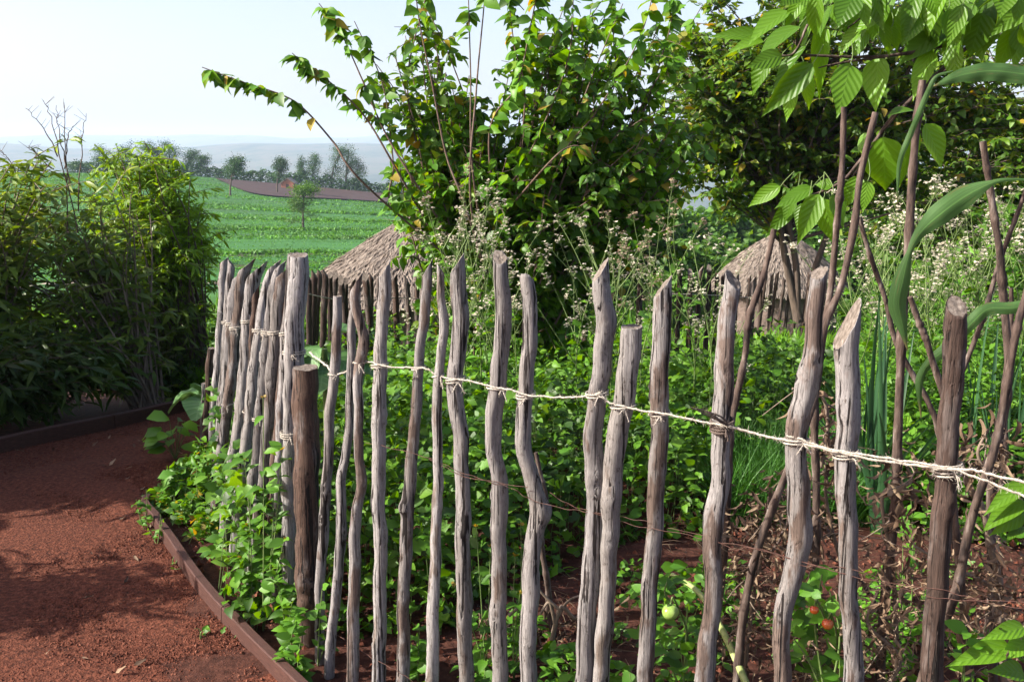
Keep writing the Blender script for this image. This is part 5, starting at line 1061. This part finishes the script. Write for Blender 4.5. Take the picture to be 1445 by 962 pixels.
L += [(1000 + a / 3.207, 240 + b_ / 3.207, 1000 + c_ / 3.207, 240 + d_ / 3.207, e_ / 3.207) for a, b_, c_, d_, e_ in L2]
lb = MB()
for k, (a, b_, c_, d_, w) in enumerate(L):
    Yq = YL + rng.uniform(-.12, .12); p0 = P(a, b_, Yq); p1 = P(c_, d_, Yq + rng.uniform(-.06, .02)); ln = np.linalg.norm(p1 - p0) * 1.05
    nor = nrm(np.array([-.35, -.8, .45]) + .35 * rng.standard_normal(3)); 
    D = nrm(p1 - p0)[None]; X_ = nrm(np.cross(D, nor[None])); Z_ = np.cross(X_, D); V, F, UV = BIGL[k % 3]; wd = w * Yq / FPX / .62
    v = p0 + wd * V[:, 0:1] * X_ + ln * V[:, 1:2] * D + ln * V[:, 2:3] * Z_ * .8
    lb.add(v, F, 0, UV)
    st = P(a, b_, Yq); tube(lb, bez(st, st + [.015, .01, .02], st + nrm(st - p1) * .05 + [0, .02, .02], 5), .0016, 4, 1, cap=False)
lb.build('foliage', [M['big'], M['stem']], root)
# low broad leaves at the right edge
root = thing('broad_leaf_seedling', Gp(1475, 960) * [1, 1, 0], 'low broad-leaved young plant at the lower right edge', 'plant'); lb = MB(); sb = MB()
for (a, b_, c_, d_, w) in [(471, 540, 370, 600, 42), (471, 560, 400, 622, 34), (480, 500, 375, 560, 34), (471, 835, 380, 855, 35), (440, 880, 296, 915, 45), (480, 865, 420, 905, 38), (470, 600, 430, 625, 24), (470, 940, 400, 930, 40)]:
    a, b_, c_, d_, w = 1160 + a / 1.653, 380 + b_ / 1.653, 1160 + c_ / 1.653, 380 + d_ / 1.653, w / 1.653 * 1.4; p0 = P(a, b_, 2.35); p1 = P(c_, d_, 2.3); ln = np.linalg.norm(p1 - p0); nor = nrm(np.array([-.2, -.6, .8]) + .2 * rng.standard_normal(3)); D = nrm(p1 - p0)[None]; X_ = nrm(np.cross(D, nor[None])); Z_ = np.cross(X_, D); V, F, UV = BIGL[0]
    lb.add(p0 + w * 2.35 / FPX / .62 * V[:, 0:1] * X_ + ln * V[:, 1:2] * D + ln * V[:, 2:3] * Z_, F, 0, UV); tube(sb, bez(p0, p0 + [.05, .02, -.02], np.array([P(1480, 900, 2.35)[0], 2.35, .3]), 8), .002, 4)
sb.build('stem', M['stem'], root); lb.build('leaves', M['big'], root)

# ---- maize
def ribbon(pts, ws, Y, fold=.35, wave=.12, n=60, yo=None):
    k = len(pts); Ys = Y if isinstance(Y, (list, tuple)) else [Y] * k; q = spline([P(a, b_, yy_) for (a, b_), yy_ in zip(pts, Ys)], n)
    w = .66 * np.interp(np.linspace(0, 1, n), np.linspace(0, 1, k), ws) * np.mean(Ys) / FPX / 2; t = nrm(np.gradient(q, axis=0)); v_ = np.array([0, -1., .25])
    sdv = nrm(np.cross(t, v_)); nn = np.cross(sdv, t); V = []; UVs = []
    for c in (-1, -.5, 0, .5, 1): V.append(q + sdv * (c * w)[:, None] + nn * (abs(c) * w * fold * -1 + wave * abs(c) * w * np.sin(np.arange(n) * .55 + c * 2 + .7 * np.sin(np.arange(n) * .23)))[:, None]); UVs.append(np.stack([np.full(n, .5 + c / 2), np.linspace(0, 1, n)], -1))
    V = np.stack(V, 1).reshape(-1, 3); UVs = np.stack(UVs, 1).reshape(-1, 2); i = np.arange(n - 1)[:, None] * 5; j = np.arange(4)[None, :]; mb = MB(); mb.add(V, np.stack([i + j, i + j + 1, i + 5 + j + 1, i + 5 + j], -1).reshape(-1, 4), 0, UVs); return mb
mz = P(1515, 900, 2.7); mz[2] = Hs(mz[0], mz[1])
root = thing('maize_plant', mz, 'maize plant with long blue-green strap leaves arching in from the right edge', 'maize plant'); mb = MB()
tube(mb, spline([mz, P(1512, 500, 2.7), P(1508, 80, 2.7)], 30), np.linspace(.014, .009, 30), 9); mb.build('stalk', M['stem'], root)
for pts, ws in [([(1512, 262), (1470, 256), (1430, 253), (1400, 258), (1362, 277), (1326, 303), (1300, 327), (1284, 356), (1274, 395), (1268, 430), (1275, 465), (1281, 495)], [3, 4, 6, 12, 50, 48, 26, 11, 38, 42, 20, 1]), ([(1514, 430), (1470, 425), (1430, 434), (1395, 436), (1372, 455), (1340, 488), (1312, 512), (1298, 540), (1300, 590)], [10, 20, 26, 28, 28, 26, 20, 18, 2]),
                ([(1512, 118), (1480, 110), (1440, 104), (1400, 100), (1365, 104), (1340, 112), (1318, 122)], [14, 34, 40, 40, 32, 18, 2]), ([(1345, 100), (1322, 108), (1310, 130), (1285, 190), (1270, 230), (1266, 290)], [3, 7, 12, 13, 11, 1]), ([(1515, 600), (1530, 500), (1560, 430), (1620, 400)], [10, 26, 24, 2])]:
    ribbon(pts, ws, 2.62 if pts[0][1] != 118 else 2.8).build('leaf', M['maize'], root)
# ---- leeks
for q, (px, py, Y, lab, hh) in enumerate([(1248, 640, 4.3, 'clump of upright blue-green leek leaves behind the slant-topped right stake', 215), (1385, 650, 4.6, 'leek clump with flat blue-green leaves right of the dark fluted stake', 200), (1225, 655, 4.5, 'shorter leek clump beside the taller one behind the right stakes', 160), (1420, 660, 4.4, 'leek clump nearest the right edge of the bed', 170)]):
    c = P(px, py, Y); g = Hs(c[0], Y); h = P(px, py - hh, Y)[2] - g; root = thing('leek', (c[0], Y, g), lab, 'leek'); lb = MB(); n = 13; a = rng.uniform(0, 6.28, n)
    pos = np.stack([c[0] + .03 * np.cos(a), Y + .03 * np.sin(a), np.full(n, g)], -1); D = np.stack([np.cos(a) * .13, np.sin(a) * .13, np.ones(n)], -1)
    leaves(lb, pos, D, np.stack([-np.cos(a) * .5, -np.sin(a), np.zeros(n)], -1) + .3 * rng.standard_normal((n, 3)), h * rng.uniform(.7, 1.1, n), [leaf_tpl([.014, .015, .015, .012, .008, .002], .5, .1), leaf_tpl([.014, .015, .015, .012, .008, .002], .4, -.15), leaf_tpl([.014, .015, .014, .012, .008, .002], .4, .5)]); lb.build('leaves', M['leek'], root)

# ---- single weeds that stand apart
def weed(label, px, py, pxt, pyt, nl=30, ls=.05, Y=None, nst=3, flower=None):
    b = Gp(px, py) if Y is None else P(px, py, Y); b[2] = Hs(b[0], b[1]); Y = b[1]; t = P(pxt, pyt, Y); root = thing('weed', b, label, 'weed', None); sb = MB(); lb = MB(); LP = []
    for k in range(nst):
        e = b + (t - b) * (1 - .2 * k) + rng.normal(0, .03 * k + .001, 3) * [1, 1, .2]; q = bez(b, (b + e) / 2 + rng.normal(0, .015, 3), e, 14); tube(sb, q, np.linspace(.0028, .0012, 14), 5); LP.append(q[3:])
        if flower: leaves(lb, np.repeat(q[-1][None], 6, 0), rdir(6, .4), rdir(6, 1), .012, [leaf_tpl([.2, .4, .3], 0, .1)], 1)
    LP = np.concatenate(LP); ii = rng.integers(0, len(LP), nl); leaves(lb, LP[ii], rdir(nl, .25), nrm(np.array([-.3, -.4, .9]) + .3 * rng.standard_normal((nl, 3))), ls * rng.uniform(.5, 1.25, nl), OVAL); sb.build('stem', M['stem'], root); lb.build('leaves', [M['weed'], M['yellowleaf']], root)
weed('tiny two-leaf seedling alone on the red path', 283, 905, 286, 890, 7, .025)
weed('leafy seedling on the path touching the end of the edging', 205, 750, 206, 690, 26, .04)
weed('smaller seedling beside the curved edging end', 222, 770, 226, 725, 16, .035)
weed('sprout on the path near the edging, slightly broken', 245, 800, 246, 785, 9, .022)
weed('tall stalky weed with yellow flower heads against the left stakes', 368, 830, 372, 560, 60, .06, 3.35, 4, True)
weed('branching weed with yellow buds in front of the pale stakes', 352, 845, 345, 648, 60, .06, 3.4, 4, True)
weed('weed growing at the foot of the corner stakes', 398, 900, 390, 820, 40, .05, 3.25)
weed('weed sprouting in front of the thick sawn post', 405, 925, 412, 850, 50, .05, 3.1)
weed('low weed clump at the base between the first bent stakes', 420, 950, 425, 900, 40, .045, 3.0)
weed('weed stem climbing beside the short sawn post', 447, 900, 455, 830, 26, .045, 3.1)
weed('slender flowering weed between the bent middle stakes', 725, 800, 735, 740, 30, .05, 3.0, 3, True)
weed('weed with yellow tips right of the third tall stake', 685, 850, 672, 742, 34, .05, 3.05, 3, True)
weed('bright green weed clump at the foot of the slant-cut stake', 900, 965, 905, 900, 90, .07, 2.6, 6)
weed('glossy weed clump beside the fallen green stalk', 975, 970, 960, 905, 70, .06, 2.6, 5)
weed('weed clump between the leaning stake and its right neighbour', 1180, 975, 1185, 925, 60, .06, 2.5, 6)
weed('lush leafy weed clump right of the last light stake', 1290, 760, 1285, 690, 80, .06, 3.2, 6)
weed('small weed clump in the lower right corner', 1370, 965, 1365, 890, 70, .06, 2.35, 5)
weed('small weed clump between the two thin left-centre stakes', 590, 950, 592, 880, 60, .05, 3.0, 5)
weed('weed clump between the two middle grey stakes', 680, 950, 684, 890, 50, .05, 2.95, 5)
# squash-like plants outside the fence at the left: bigger pale leaves
def rosette(label, px, py, n, ls, Y=None, h=.12, name='broad_weed', cat='weed', mat='weed'):
    b = Gp(px, py) if Y is None else P(px, py, Y); b[2] = Hs(b[0], b[1]); root = thing(name, b, label, cat); lb = MB(); sb = MB(); a = rng.uniform(0, 6.28, n); r = rng.uniform(.02, .1, n)
    pos = np.stack([b[0] + r * np.cos(a), b[1] + r * np.sin(a), b[2] + rng.uniform(.3, 1, n) * h], -1); leaves(lb, pos, np.stack([np.cos(a), np.sin(a), rng.uniform(-.1, .5, n)], -1), nrm(np.array([-.2, -.3, 1.]) + .25 * rng.standard_normal((n, 3))), ls * rng.uniform(.6, 1.2, n), ROUND)
    for p in pos: tube(sb, bez(b, (b + p) / 2 + [0, 0, .02], p, 5), .0018, 4, cap=False)
    sb.build('stem', M['stem'], root); lb.build('leaves', M[mat], root)
rosette('broad-leaved weed halfway along the verge by the edging', 262, 720, 16, .10, h=.2); rosette('pale broad-leaved weed at the far left end of the verge', 248, 650, 18, .12, h=.25); rosette('broad-leaved weed against the leaning left stakes', 315, 740, 16, .10, h=.25)
rosette('broad leaves at the foot of the verge nearest the camera', 330, 800, 12, .08, h=.15)

print('objects', len(bpy.data.objects), 'polys', sum(len(m.polygons) for m in bpy.data.meshes))
